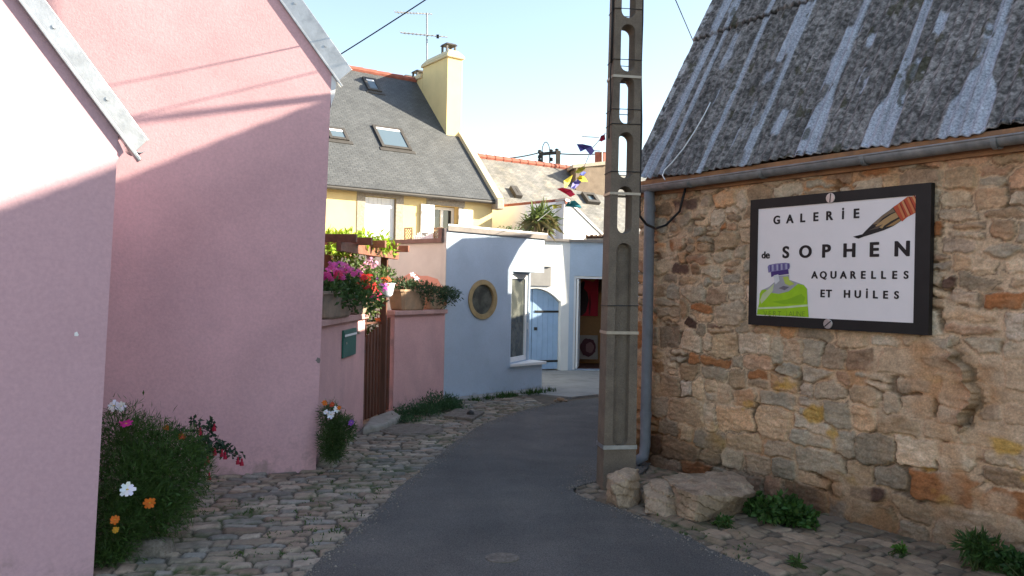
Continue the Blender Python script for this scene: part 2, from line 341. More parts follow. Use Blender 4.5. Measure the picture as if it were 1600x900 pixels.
# cobbled pavements as height fields
def hexc(*c): return np.array(c, float)
def cobbles(name, org, rot, us, vs, hr, wr, keepf, seed, pal, moss, divef, joint=.0105, tilt=-.05):
    rng = np.random.default_rng(seed); U, V = np.meshgrid(us, vs, indexing='ij')
    Uw = U+(fbm(U*2.3, V*2.3, seed)-.5)*.12+(fbm(U*14, V*14, seed+3)-.5)*.035; Vw = V+(fbm(U*1.1+9, V*1.1, seed+7)-.5)*.20+(fbm(U*15, V*15, seed+4)-.5)*.035
    st = stones_rows(us[0]-.2, us[-1]+.2, vs[0]-.2, vs[-1]+.2, hr, wr, .06, rng)
    ID, E, D = stone_field(Uw, Vw, us, vs, st, 8)
    n = len(st); hh = rng.uniform(.006, .016, n); tl = rng.normal(size=(n, 2))*.04; tl[:, 1] += tilt
    cu = np.array([s[0] for s in st]); cv = np.array([s[1] for s in st])
    top = sstep(0, joint, E)
    Z = -.008+top*(hh[ID]+tl[ID, 0]*(U-cu[ID])+tl[ID, 1]*(V-cv[ID])+.008)-.002*D**4*top+(fbm(U*28, V*28, seed+9)-.5)*.009*top
    X = org[0]+math.cos(rot)*U-math.sin(rot)*V; Y = org[1]+math.sin(rot)*U+math.cos(rot)*V
    Z = Z-sstep(-.01, .05, divef(X, Y))*.06
    base = np.array(pal)[rng.integers(0, len(pal), n)]*rng.uniform(.72, 1.25, (n, 1)); C = base[ID]*(.55+.55*fbm(U*9, V*9, seed+5)+.4*fbm(U*40, V*40, seed+6))[..., None]*np.array((1.05, .98, .90))
    jc = np.array((.075, .062, .047)); mo = np.array((.05, .075, .022))
    mm = sstep(.44, .66, fbm(U*1.7, V*1.7, seed+13))*moss
    jc = jc[None, None]*(1-mm[..., None])+mo*mm[..., None]
    t = sstep(.1, .75, top)[..., None]
    C = jc*(1-t)+C*t
    m2 = (mm*sstep(.5, .7, fbm(U*12, V*12, seed+15))*.6)[..., None]; C = C*(1-m2)+mo*m2
    P = np.stack([X, Y, Z], -1)
    return struct(grid_mesh(name, P, C, keepf(X, Y)[:-1, :-1], M['cobble']))
pal_l = [(.23, .20, .16), (.26, .22, .175), (.20, .185, .16), (.245, .19, .15), (.29, .255, .215), (.21, .205, .19)]
us = np.arange(-1.2, 4.2, .0125); vs = np.arange(-3.4, 6.4, .0125)
_ly = np.array([q.y for q in Ls]); _lx = np.array([q.x for q in Ls]); _o = np.argsort(_ly)
def lineX(Y): return np.interp(Y, _ly[_o], _lx[_o])
def keepL(X, Y):
    e = lineX(Y); return (X < e+.10) & (Y > 2.2) & (Y < 11.95) & ((X-(-.925))*.69-(Y-11.17)*.72 > -.9) & (Y < 13.2) & (X > -3.9)
cobbles('pavement', (-2.6, 6.0), R(14), us, vs, (.072, .115), (.10, .21), keepL, 21, pal_l, .9, lambda X, Y: X-lineX(Y))
pal_r = [(.22, .17, .12), (.25, .20, .145), (.19, .155, .12), (.27, .215, .16)]
us2 = np.arange(-.6, 6.2, .0125); vs2 = np.arange(-.15, 2.2, .0125)
REr = smooth_line(REx, 1); rx = np.array([[q.x, q.y] for q in REr])
def inroad(X, Y):
    poly = np.array([[q.x, q.y] for q in Ls]+[[q.x, q.y] for q in reversed(Rs)]); poly = poly[::3]
    ins = np.zeros(X.shape, bool); j = len(poly)-1
    for i in range(len(poly)):
        xi, yi = poly[i]; xj, yj = poly[j]
        if yi != yj: ins ^= ((yi > Y) != (yj > Y)) & (X < (xj-xi)*(Y-yi)/(yj-yi)+xi)
        j = i
    return ins
def road_depth(X, Y):                       # signed distance into the road across its right edge
    P_ = np.array([[q.x, q.y] for q in Rs]); P_ = P_[(P_[:, 1] > 1) & (P_[:, 1] < 10)]; d = np.full(X.shape, 9.)
    for x, y in P_: d = np.minimum(d, (X-x)**2+(Y-y)**2)
    return np.sqrt(d)*np.where(inroad(X, Y), 1, -1)
def keepR(X, Y): return road_depth(X, Y) < .09
o = BF.p(0, 0, 0)
cobbles('pavement', (o.x, o.y), math.atan2(bd.y, bd.x), us2, -vs2[::-1], (.088, .14), (.115, .23), keepR, 33, pal_r, .8, road_depth, tilt=.05)
# forecourt concrete
fp = [gnd(700, 632), gnd(770, 627), gnd(845, 613), gnd(872, 631), gnd(935, 625), gnd(1010, 617)]
mb = MB(); fc_ = [(-.90, 11.05), (-.45, 11.45), (.1, 11.85), (.42, 12.05), (.9, 11.75), (1.3, 12.1), (2.6, 12.5), (5.0, 15), (4, 18.2), (-.4, 18.2), (.35, 13.0), (-.3, 12.0)]
mb.prism([Vector((x, y, -.011)) for x, y in fc_], (0, 0, .028)); struct(part('forecourt', mb, M['forecourt']))

# ------------------------------------------------------------------ stone barn on the right
barn = thing('stone_barn', 'rubble stone barn with steep corrugated roof and zinc gutter', 'barn', BF.p(0, 0, 0))
EAVE = 2.60; RIDN = -1.50; RIDZ = 5.35
s1 = 4.9; us = np.arange(-.0, s1, .0085); vs = np.arange(-.06, EAVE-.04, .0085)
U, V = np.meshgrid(us, vs, indexing='ij'); rng = np.random.default_rng(5)
st = []
v = -.1
while v < EAVE+.1:
    low = 1-min(1, max(0, v/1.6)); h = rng.uniform(.085, .15)+low*rng.uniform(0, .13); u = -.25
    while u < s1+.3:
        wd = rng.uniform(.10, .30)*(1+.5*low)
        if rng.random() < .18:
            st.append((u+wd/2, v+h*.28, wd*.5, h*.26)); st.append((u+wd/2, v+h*.78, wd*.5, h*.26))
        else: st.append((u+wd/2+rng.normal()*.012, v+h/2+rng.normal()*.02, wd*.5*rng.uniform(.8, 1.15), h*.5*rng.uniform(.75, 1.35)))
        u += wd
    v += h
Uw = U+(fbm(U*3, V*3, 51)-.5)*.07+(fbm(U*15, V*15, 53)-.5)*.05; Vw = V+(fbm(U*2.2, V*2.2, 57)-.5)*.11+(fbm(U*14, V*14, 59)-.5)*.05
ID, E, D = stone_field(Uw, Vw, us, vs, st, 6); n = len(st)
hh = rng.uniform(-.004, .014, n); tl = rng.normal(size=(n, 2))*.05
cu = np.array([q[0] for q in st]); cv = np.array([q[1] for q in st])
mw = .004+.014*fbm(U*2.3, V*2.3, 61)**1.5+.010*sstep(.45, .7, fbm(U*.9, V*.9, 62))
top = sstep(mw*.55, mw*.95, E)
frac = np.abs(fbm(U*6, V*22, 63)-.5)*2                        # bedding planes and broken faces
H = top*(.012+hh[ID]+tl[ID, 0]*(U-cu[ID])+tl[ID, 1]*(V-cv[ID]))+(frac-.35)*.016*top+(fbm(U*38, V*55, 65)-.5)*.014+(fbm(U*80, V*90, 66)-.5)*.006
slur = sstep(.57, .68, fbm(U*1.9+3, V*2.6, 71)+.12*(fbm(U*18, V*18, 72)-.5))   # mortar smeared over stones
H = H*(1-.5*slur)+.008*slur
deep = sstep(.57, .66, fbm(U*5+7, V*5, 73))*(1-sstep(mw*.2, mw*.6, E))          # lost mortar
H -= deep*.03
rag_s = BF.hit(1508, 560)[0]
ragl = rag_s+(fbm(V*7, V*0+2, 75)-.5)*.34
band = sstep(.60, .85, V)*(1-sstep(1.15, 1.40, V))*(.35+.65*sstep(.35, .55, fbm(V*4.5, V*0+9, 74)))
H += band*(.075+.05*(fbm(U*9, V*12, 76)-.5))*np.exp(-np.maximum(0, ragl-U)/.055)*(U < ragl)-band*.045*(U >= ragl)*np.exp(-np.maximum(0, U-ragl)/.18)
_c = [BF.hit(*q, .06) for q in ((1173, 313), (1455, 285), (1452, 524), (1170, 507))]
H = np.where((U > _c[0][0]-.01) & (U < _c[1][0]+.01) & (V > _c[2][1]-.01) & (V < _c[0][1]+.02), np.minimum(H, .015), H)
pal = np.array([(.40, .28, .185), (.36, .24, .15), (.43, .32, .225), (.36, .25, .17), (.33, .245, .18), (.45, .35, .26), (.40, .23, .13), (.31, .20, .13), (.44, .30, .20), (.37, .29, .22), (.35, .22, .15), (.46, .36, .29), (.40, .33, .265), (.47, .36, .27), (.35, .285, .22)])
sc = pal[rng.integers(0, len(pal), n)]*rng.uniform(.66, 1.3, (n, 1))*1.12
for k in range(n):
    if rng.random() < .065: sc[k] = np.array((.10, .06, .048))*rng.uniform(.8, 1.4)
    elif rng.random() < .05: sc[k] = np.array((.36, .155, .07))
    elif rng.random() < .10: sc[k] = np.array((.35, .295, .235))
C = sc[ID]*(.62+.60*fbm(U*8, V*20, 81)+.35*(fbm(U*40, V*60, 82)-.5))[..., None]
warm = sstep(.45, .75, fbm(U*3, V*3, 83))[..., None]; C = C*(1-warm*.35)+C*np.array((1.15, .85, .65))*warm*.35
mc = np.array((.50, .355, .25))*(.75+.45*fbm(U*9, V*9, 85))[..., None]
mg = sstep(.5, .7, fbm(U*2, V*2, 87))[..., None]; mc = mc*(1-mg)+np.array((.42, .235, .13))*mg*1.0
t = (top*(1-.7*slur))[..., None]; C = mc*(1-t)+C*t
cr = np.exp(-((E-mw*.55)/.0022)**2)*sstep(.38, .55, fbm(U*6, V*6, 88))*(1-slur); C = C*(1-.6*cr[..., None])
C = C*(1-.55*deep[..., None])
lich = (sstep(.60, .70, fbm(U*3.1, V*4.2, 91))*sstep(.2, .4, V)*(1-sstep(.85, 1.15, V))*sstep(.7, 1.3, U))[..., None]; C = C*(1-.75*lich)+np.array((.44, .25, .045))*.75*lich
C = C*np.array((1.22, 1.18, 1.09))
crk = (band*((U >= ragl) & (U < ragl+.035+.05*(fbm(V*7, V*0, 78)-.4)))*(fbm(U*9, V*9, 79) > .38))[..., None]; C = C*(1-.5*crk)
rust = ((1-sstep(.1, .55, U))*sstep(.35, .6, fbm(U*3, V*1.2, 93))*(1-sstep(1.4, 1.9, V)))[..., None]; C = C*(1-.55*rust)+np.array((.34, .14, .055))*.55*rust
foot_tone = (1-sstep(.0, .62, V+.25*(fbm(U*1.5, V*0, 95)-.5)))[..., None]; C = C*(1-.5*foot_tone)  # stones get darker towards the foot of the wall
P = np.zeros(U.shape+(3,)); O = np.array(BF.o); Xd = np.array(BF.x); Nd = np.array(BF.n)
P[:] = O+U[..., None]*Xd+H[..., None]*Nd; P[..., 2] += V
grid_mesh('wall', P, C, None, M['stone'], barn)
mb = MB()
mb.fbox(BF, s1, 12.5, -.25, .012, -.1, EAVE-.05, col=(.36, .26, .18))
mb.fbox(BF, -.0, s1-.002, -.25, -.045, -.1, EAVE-.05, col=(.3, .2, .14))
mb.fbox(BF, -.0, 12.5, -3.0, -2.75, -.1, EAVE-.05, col=(.36, .26, .18))
for a, b in ((-.02, .30), (12.2, 12.5)):
    mb.prism([BF.p(a, q, z) for q, z in ((-.06, -.1), (-.06, EAVE-.03), (RIDN, RIDZ-.08), (-2.95, EAVE-.03), (-2.95, -.1))], BF.x*(b-a), col=(.30, .19, .13))
part('back_wall', mb, M['stone'], barn)
# corrugated roof
def roof_pt(F, s, t, h):                    # t: 0 at eave, 1 at ridge
    e = F.p(s, .062, EAVE+.025); r = F.p(s, RIDN, RIDZ); d = (r-e); nn = F.x.cross(d).normalized()
    if nn.z < 0: nn = -nn
    return e, d, nn
e, d, nn = roof_pt(BF, 0, 0, 0); L_ = d.length
us = np.arange(-.10, 6.6, .0095); vs = np.concatenate([np.linspace(0, 1, 290)])
U, V = np.meshgrid(us, vs, indexing='ij')
H = .011*np.sin(2*math.pi*U/.076)+(fbm(U*5, V*8, 101)-.5)*.02+(fbm(U*30, V*60, 103)-.5)*.008
seam = .545+.012*np.sin(U*.9); H += .022*(V < seam)*0+.024*np.where(V > seam, np.exp(-(V-seam)/.25), 0)
sag = .03*(fbm(U*.8, V*0, 105)-.5); H += sag
base = .30*(.62+.75*fbm(U*4, V*7, 107))
grain = fbm(U*58, V*120, 109, 3); lm = fbm(U*14, V*30, 111, 3); g2 = fbm(U*90, V*280, 112, 2)
C = np.stack([base*1.02, base*.93, base*.89], -1)*(.40+1.0*sstep(.25, .78, grain)+.5*(g2-.5))[..., None]*(.66+.62*lm)[..., None]*.66
silver = np.array((.37, .39, .44))
sm = np.zeros(U.shape); dk = np.zeros(U.shape); rgr = np.random.default_rng(77)
def ragged(a, seed): return (fbm(V*26+seed, U*9, 113)-.5)*a
strip_s = []
for px, py, wdt, flare in ((1010, 280, .046, .03), (1028, 278, .030, 0), (1092, 272, .031, 0), (1161, 262, .032, 0), (1252, 250, .034, .06), (1363, 236, .036, .075), (1497, 220, .034, .11), (1640, 200, .03, .08), (1800, 180, .03, .1)):
    q = phit(px, py, e, nn)-BF.o; sx = q.dot(BF.x); strip_s.append(sx)
    wd = wdt+flare*(1-sstep(.07, .20, V+.05*(fbm(U*13, V*3, 119)-.5)))+flare*.35*sstep(.56, .60, V)*(1-sstep(.78, .86, V))
    dd_ = U-sx; sm = np.maximum(sm, 1-sstep(wd-.006, wd+.006, np.abs(dd_+ragged(.012, px))))
    dk = np.maximum(dk, np.exp(-(dd_/.0045)**2)*(flare < .2)); H += .006*np.exp(-(np.abs(dd_)-.016)**2/.00006)
for k in range(26):
    sx = rgr.choice(strip_s)+rgr.normal()*.10 if k % 3 else rgr.uniform(.1, 6); v0 = rgr.uniform(0, .95); hl = rgr.uniform(.015, .075); hw = rgr.uniform(.012, .045)
    sm = np.maximum(sm, (1-sstep(hw-.006, hw+.006, np.abs(U-sx+ragged(.03, k))))*(1-sstep(hl-.006, hl+.006, np.abs(V-v0+.03*(fbm(U*20, V*5, 121+k)-.5))))*rgr.uniform(.6, 1))
for k in range(34):                          # thin pale drips and twigs
    sx = rgr.uniform(.1, 6); v0 = rgr.uniform(0, .95); hl = rgr.uniform(.01, .035)
    sm = np.maximum(sm, .9*np.exp(-((U-sx+.05*(fbm(V*16, V*0+k, 140)-.5))/.004)**2)*(np.abs(V-v0) < hl))
left = (1-sstep(.05, .16, U+.05*(fbm(V*9, V*0, 125)-.5)-.02))*(.35+.65*(fbm(U*30, V*40, 124) > .56)); sm = np.maximum(sm, left*.0)
for px, py, hw, hl in ((1245, 40, .05, .10), (1225, 78, .035, .035), (1300, 105, .04, .06), (1318, 70, .03, .05), (1362, 60, .03, .02), (1470, 35, .035, .03), (1550, 45, .04, .02), (1350, 130, .02, .02), (1545, 90, .05, .09), (1520, 150, .07, .07), (1120, 150, .02, .03), (1150, 215, .018, .03), (1048, 130, .02, .05), (1430, 105, .02, .03)):
    q = phit(px, py, e, nn)-e; u0 = q.dot(BF.x); v0 = q.dot(d)/d.length_squared
    sm = np.maximum(sm, (1-sstep(hw-.005, hw+.005, np.abs(U-u0+ragged(.02, px))))*(1-sstep(hl-.006, hl+.006, np.abs(V-v0+.025*(fbm(U*22, V*5, px)-.5)))))
sm = sm*(.88+.16*fbm(U*16, V*10, 127)); sm = sm*(1-.6*dk)
C = C*(1-sm[..., None])+silver*(.8+.4*fbm(U*9, V*5, 129))[..., None]*sm[..., None]
wp = ((1-sstep(.0, .05, U+.03))*(fbm(U*25, V*30, 131) > .52))[..., None]; C = C*(1-wp)+np.array((.42, .40, .40))*wp
sd = (np.exp(-((V-seam+.003)/.0045)**2)*(.6+.4*(fbm(U*6, V*0, 133) > .4)))[..., None]; C = C*(1-.95*sd)
ms = ((fbm(U*9, V*14, 135) > .735))[..., None]; C = C*(1-.7*ms)+np.array((.05, .045, .02))*.7*ms
E0 = np.array(e); Dd = np.array(d); Nn = np.array(nn)
edgew = .010*(fbm(U*3, V*0, 137)-.5)*4*(V < .01)
P = E0+U[..., None]*Xd+(V+edgew)[..., None]*Dd+H[..., None]*Nn
roof = grid_mesh('roof', P, C, None, M['fibro'], barn)
so = roof.modifiers.new('thick', 'SOLIDIFY'); so.thickness = .008; so.offset = -1
mb = MB()
for (a0, a1) in ((6.6, 12.6),):
    mb.prism([BF.p(a0, .062, EAVE+.02), BF.p(a0, RIDN, RIDZ-.01), BF.p(a0, RIDN, RIDZ-.05), BF.p(a0, .062, EAVE-.02)], BF.x*(a1-a0), col=(.16, .15, .15))
mb.prism([BF.p(-.1, -3.1, EAVE), BF.p(-.1, RIDN, RIDZ-.01), BF.p(-.1, RIDN, RIDZ-.05), BF.p(-.1, -3.1, EAVE-.04)], BF.x*12.7, col=(.16, .15, .15))
part('back_roof', mb, M['fibro'], barn)
mb = MB(); mb.fbox(BF, -.02, 12.5, -.05, .042, EAVE-.13, EAVE+.014); part('fascia', mb, M['fascia'], barn)
def half_pipe(mb, F, s0, s1, cn, z0, z1, r):
    N = 24; K = 10; vs = []; fs = []
    for i in range(N+1):
        s_ = s0+(s1-s0)*i/N; zc = z0+(z1-z0)*i/N+random.uniform(-.003, .003)
        for rr in (r, r-.006):
            for j in range(K+1):
                a = math.pi+math.pi*j/K; vs.append(F.p(s_, cn+rr*math.cos(a), zc+rr*math.sin(a)))
    m = 2*(K+1)
    for i in range(N):
        for j in range(K):
            fs.append((i*m+j, i*m+j+1, (i+1)*m+j+1, (i+1)*m+j)); fs.append((i*m+K+1+j, (i+1)*m+K+1+j, (i+1)*m+K+2+j, i*m+K+2+j))
        for j in (0, K): fs.append((i*m+j, (i+1)*m+j, (i+1)*m+K+1+j, i*m+K+1+j))
    mb.add(vs, fs)
mb = MB(); half_pipe(mb, BF, .0, 8, .105, EAVE-.055, EAVE-.035, .055)
mb.tube([BF.p(.0, .158, EAVE-.055), BF.p(8, .158, EAVE-.035)], .008, 6)
gut = part('gutter', mb, M['zinc_dull'], barn, smooth=True)
for q in (.75, 1.5, 2.35, 3.2, 4.0):
    mb = MB(); half_pipe(mb, BF, q, q+.035, .105, EAVE-.053, EAVE-.053, .060); part('bracket', mb, M['zinc_dull'], gut)
mb = MB(); dpx = BF.hit(1012, 500, .085)[0]
mb.tube([BF.p(dpx, .10, EAVE-.10), BF.p(dpx, .09, EAVE-.2), BF.p(dpx, .085, 1.2), BF.p(dpx, .085, .2), BF.p(dpx+.01, .11, .10), BF.p(dpx-.03, .18, .05)], .048, 14)
dp = part('downpipe', mb, M['pipe'], barn, smooth=True)
for z in (.45, EAVE-.28):
    mb = MB(); mb.tube([BF.p(dpx, .085, z), BF.p(dpx, .085, z+.05)], .053, 14); part('collar', mb, M['pipe'], dp)

# ------------------------------------------------------------------ pink houses on the left
def gable_house(F, name, label, eave_px, verge_a, verge_b, sr, depth, mat, base_px=None, zb=-.05, fas=(None, None), roofdepth=None):
    s0, ze = F.hit(*eave_px); a = F.hit(*verge_a); b = F.hit(*verge_b); k = (a[1]-b[1])/(a[0]-b[0])
    ze2 = b[1]+k*(s0-b[0]); zr = b[1]+k*(sr-b[0])
    h = thing(name, label, 'house', F.p(0, 0, 0))
    sb = 0.0
    front = [(sb, zb), (s0, ze2), (sr, zr), (2*sr, ze2), (2*sr, zb)]
    mb = MB(); mb.prism([F.p(s, 0, z) for s, z in front], F.n*-depth); part('wall', mb, mat, h)
    return h, s0, ze2, k, zr
# near one
h1, s0, ze, k1, zr1 = gable_house(P1F, 'pink_house', 'near pink gabled house cut by the left edge of the picture', (185, 205), (30, 0), (185, 207), 3.2, 2.0, M['pink_near'])
def verge(F, h, s0, ze, k, sr, zr, over, wid, npro, mat, depth, drop=.0):
    d = Vector((1, k)).normalized(); nrm = Vector((-d.y, d.x))          # in (s,z): d goes up along the verge, nrm is up off the roof (towards smaller s)
    if nrm.y < 0: nrm = -nrm
    A = Vector((s0, ze))-d*over; Bv = Vector((sr, zr))
    mb = MB()
    q = [A+nrm*.0, Bv+nrm*.0, Bv+nrm*wid, A+nrm*wid+d*.02]
    mb.prism([F.p(x, .0, z) for x, z in q], F.n*npro)
    q2 = [A-d*.05-nrm*.012, Bv-nrm*.012, Bv+nrm*.006, A-d*.05+nrm*.006]
    mb.prism([F.p(x, -.02, z) for x, z in q2], F.n*(npro+.022))
    v = part('verge_flashing', mb, mat, h, bev=.003)
    L = (Bv-A).length; i = .3
    while i < min(L, 2.6):
        mb = MB(); c = A+d*i+nrm*wid*.55; p = F.p(c.x, npro, c.y); mb.tube([p, p+F.n*.006], .012, 8); i += .42
        part('bolt', mb, M['zinc'], v)
    A = A+d*(over-.01)
    # roof slabs
    mb = MB(); q = [A+nrm*.01-d*.02, Bv+nrm*.01, Bv+nrm*(wid-.004), A+nrm*(wid-.004)]
    mb.prism([F.p(x, -.012, z) for x, z in q], F.n*-(depth+.1))
    A2 = Vector((2*sr-A.x, A.y)); q = [A2, Bv, Bv+Vector((0, wid*1.2)), A2+Vector((0, wid*1.2))]
    mb.prism([F.p(x, .0, z) for x, z in q], F.n*-(depth+.1))
    part('roof', mb, M['slate_plain'], h)
    return A-d*(over-.01), d, nrm
M['slate_plain'] = mk('slate_plain', (.08, .085, .095), .6, .2, 9)
A, d, nrm = verge(P1F, h1, s0, ze, k1, 3.2, zr1, .13, .10, .03, M['zinc'], 2.0)
c = A+nrm*.07
mb = MB()
cen = P1F.p(A.x-.02, 0, A.y+.05)
for i, a0 in enumerate(range(12)): pass
prof = [(cen+P1F.x*(.050*math.cos(t))+Vector((0, 0, .050*math.sin(t)))) for t in [math.pi+math.pi*.75*j/12 for j in range(13)]]
prof += [(cen+P1F.x*(.045*math.cos(t))+Vector((0, 0, .045*math.sin(t)))) for t in [math.pi+math.pi*.75*j/12 for j in range(12, -1, -1)]]
prof = [P1F.p(0, 0, 0)+P1F.x*(-(q-P1F.p(0, 0, 0)).dot(P1F.x)+2*(A.x-.02))+Vector((0, 0, q.z)) for q in prof]
mb.prism([q+P1F.n*.03 for q in prof], P1F.n*-.16); part('gutter', mb, M['zinc'], h1)
mb = MB(); mb.prism([P1F.p(s, -.005, z) for s, z in ((s0+.01, ze-.16), (s0+.01, ze-.02), (A.x+.05, A.y-.0))], P1F.n*-1.9); part('soffit', mb, M['pink_near'], h1)
# far one
h2, s0, ze, k2, zr2 = gable_house(P2F, 'pink_house', 'taller pink gabled house behind the big flowering bush', (518, 117), (438, 0), (518, 112), 3.4, 4.6, M['pink'])
A, d, nrm = verge(P2F, h2, s0, ze, k2, 3.4, zr2, .10, .155, .018, M['zinc'], 4.6)
mb = MB(); mb.prism([P2F.p(s, -.004, z) for s, z in ((s0+.0, ze-.30), (s0-.03, ze-.20), (s0-.045, ze-.08), (A.x+.02, A.y+.02), (s0+.01, ze-.02))], P2F.n*-.30); part('corbel', mb, M['whitepaint'], h2)
# paint chip on the corner
def flake(F, px, py, r, n, seed):
    rr = random.Random(seed); s_, z_ = F.hit(px, py); mb = MB()
    mb.prism([F.p(s_+r*(.6+.5*rr.random())*math.cos(t), .0005, z_+r*1.3*(.6+.5*rr.random())*math.sin(t)) for t in [2*math.pi*i/n for i in range(n)]], F.n*.002)
    return mb
part('paint_chip', flake(P2F, 497, 563, .022, 11, 2), M['grey_coping'], h2)
part('paint_chip', flake(P1F, 119, 522, .012, 9, 3), M['whitepaint'], h1)

# ------------------------------------------------------------------ garden walls, gate, letterbox
CAPZ = 1.285
def garden_wall(F, L, name, label, s0, s1, th=.2, cap0=0, cap1=0):
    t = thing(name, label, 'wall', F.p(s0, 0, 0), 'low pink garden walls')
    mb = MB(); mb.fbox(F, s0, s1, -th, 0, -.05, CAPZ-.06); part('wall', mb, M['pink_wall'], t)
    mb = MB(); mb.fbox(F, s0-cap0, s1+cap1, -th-.04, .045, CAPZ-.058, CAPZ); part('coping', mb, M['pink_cap'], t, bev=.008)
    return t
garden_wall(G1, G1L, 'garden_wall', 'low pink garden wall carrying the green letterbox', .03, G1L, cap1=.04)
garden_wall(G2, G2L, 'garden_wall', 'low pink garden wall between the wooden gate and the pale blue house', -.03, G2L-.005, cap0=.06)
gate = thing('garden_gate', 'red brown slatted wooden gate between the two pink garden walls', 'gate', GG.p(0, 0, 0))
mb = MB(); n = 10
for i in range(n):
    a = .02+(GGL-.04)*i/n; ht = 1.06+.16*abs((i-4.5)/4.5)**2-.08
    ht = .98+.22*(i/(n-1))
    mb.fbox(GG, a, a+.062, -.075, -.05, .05, ht)
part('slats', mb, M['wood'], gate, bev=.004)
mb = MB()
for z in (.25, .85): mb.fbox(GG, .02, GGL-.03, -.10, -.077, z, z+.08)
part('rail', mb, M['wood'], gate, bev=.004)
for z in (.18, .80):
    mb = MB(); mb.tube([GG.p(.0, -.03, z), GG.p(.0, -.03, z+.09)], .018, 8); mb.fbox(GG, -.005, .14, -.048, -.04, z+.03, z+.06); part('hinge', mb, M['iron'], gate)
q0 = G1.hit(534, 517); q1 = G1.hit(553, 553); lb = thing('letterbox', 'small green letterbox fixed on the low pink wall', 'letterbox', G1.p(q0[0], 0, q1[1]))
mb = MB(); mb.fbox(G1, q0[0], q1[0], .001, .022, q1[1], q0[1]+.005); part('box', mb, M['green_box'], lb, bev=.006)
mb = MB(); mb.fbox(G1, q0[0]+.015, q1[0]-.015, .0225, .028, q0[1]-.075, q0[1]-.02); part('flap', mb, M['green_box'], lb, bev=.003)
mb = MB(); mb.fbox(G1, q0[0]+.02, q1[0]-.02, .0285, .0305, q0[1]-.062, q0[1]-.040); part('name_plate', mb, M['whitepaint'], lb)
mb = MB(); mb.fbox(G1, q0[0]+.10, q0[0]+.135, .0225, .026, q0[1]-.14, q0[1]-.12); part('lock', mb, M['strap'], lb)
mb = MB(); q = G1.hit(558, 520); mb.fbox(G1, q[0], q[0]+.07, .001, .02, q[1]-.015, q[1]+.015); tag(part('doorbell', mb, M['granite'], None, bev=.004, loc=G1.p(q[0], 0, q[1])), 'tiny beige doorbell beside the green letterbox', 'doorbell')

# pergola behind the gate
pg = thing('pergola', 'red brown timber pergola over the garden gate', 'pergola', GB+Vector((-.25, .1, 0)))
PZ = 1.98
for (x, y) in ((-1.56, 9.75), (-2.02, 8.75)):
    mb = MB(); mb.bar((x, y, 0), (x, y, PZ+.06), .04, .04, up=Vector((0, 1, 0))); part('post', mb, M['wood'], pg, bev=.005)
for off in (-.0, -.55):
    a = Vector((-1.72+off, 7.9, PZ)); b = Vector((-1.46+off, 10.1, PZ)); mb = MB(); mb.bar(a, b, .025, .05); part('beam', mb, M['pergola'], pg, bev=.004)
for i in range(5):
    c = Vector((-1.80, 7.95, PZ+.08)).lerp(Vector((-1.55, 10.0, PZ+.08)), i/4); mb = MB(); mb.bar(c+Vector((-.95, .25, 0)), c+Vector((.26, -.07, 0)), .022, .04); part('rafter', mb, M['pergola'], pg, bev=.004)
for i in range(2):
    mb = MB()
    a = Vector((-1.62, 9.05, 0)) if i == 0 else Vector((-1.56, 9.75, 0))
mb = MB()
for k in range(4): mb.bar((-1.98, 8.85, .9+.25*k), (-1.58, 9.72, .9+.25*k), .008, .012)
for k in range(4):
    c = Vector((-1.98, 8.85, .85)).lerp(Vector((-1.58, 9.72, .85)), k/3); mb.bar(c, c+Vector((0, 0, .85)), .008, .012, up=Vector((0, 1, 0)))
part('trellis', mb, M['wood'], pg)

# ------------------------------------------------------------------ pale blue annex with the porthole
bl = thing('blue_annex', 'pale blue flat roofed annex with round porthole and corner window', 'house', BLU.p(0, 0, 0))
BZ0 = 2.43; BZ1 = 2.41
wl = BLU.hit(797, 500)[0]                                   # where the corner window starts
backv = Vector((-BLU.x.y, BLU.x.x, 0))                      # away from the street
zsill = BLU.hit(797, 573)[1]; zhead = BLU.hit(800, 424)[1]
ch = BLU.p(BLUL, -.29, 0)                                    # rear point of the chamfer
mb = MB()
# lower body, middle body with the corner cut off, upper body: stacked prisms with an inner gap of nothing (butt joints)
def plan(pts, z0, z1, mi=0): mb.prism([Vector((q.x, q.y, z0)) for q in pts], (0, 0, z1-z0))
P00 = BLU.p(0, 0, 0); P10 = BLU.p(BLUL, 0, 0); P11 = BLU.p(BLUL, -1.5, 0); P01 = P00+Vector((-.12, 1.7, 0))
bm = bmesh.new()
def addprism(bm, pts, z0, z1):
    lo = [bm.verts.new((q.x, q.y, z0)) for q in pts]; hi = [bm.verts.new((q.x, q.y, z1)) for q in pts]; n = len(pts)
    bm.faces.new(lo[::-1]); bm.faces.new(hi)
    for i in range(n): bm.faces.new((lo[i], lo[(i+1) % n], hi[(i+1) % n], hi[i]))
full = [P00, P10, P11, P01]
addprism(bm, full, -.05, BZ0-.05)
bmesh.ops.recalc_face_normals(bm, faces=bm.faces); me = bpy.data.meshes.new('wall'); bm.to_mesh(me); bm.free()
wall = link('wall', me, M['blue'], bl); wall.location = -WLOC[bl.name]
def boolean_cut(ob, cutters):
    for c in cutters:
        m = ob.modifiers.new('cut', 'BOOLEAN'); m.operation = 'DIFFERENCE'; m.object = c; m.solver = 'EXACT'
    bpy.context.view_layer.update(); dg = bpy.context.evaluated_depsgraph_get()
    nm = bpy.data.meshes.new_from_object(ob.evaluated_get(dg)); ob.modifiers.clear(); old = ob.data; ob.data = nm; nm.name = old.name
    for c in cutters: bpy.data.objects.remove(c, do_unlink=True)
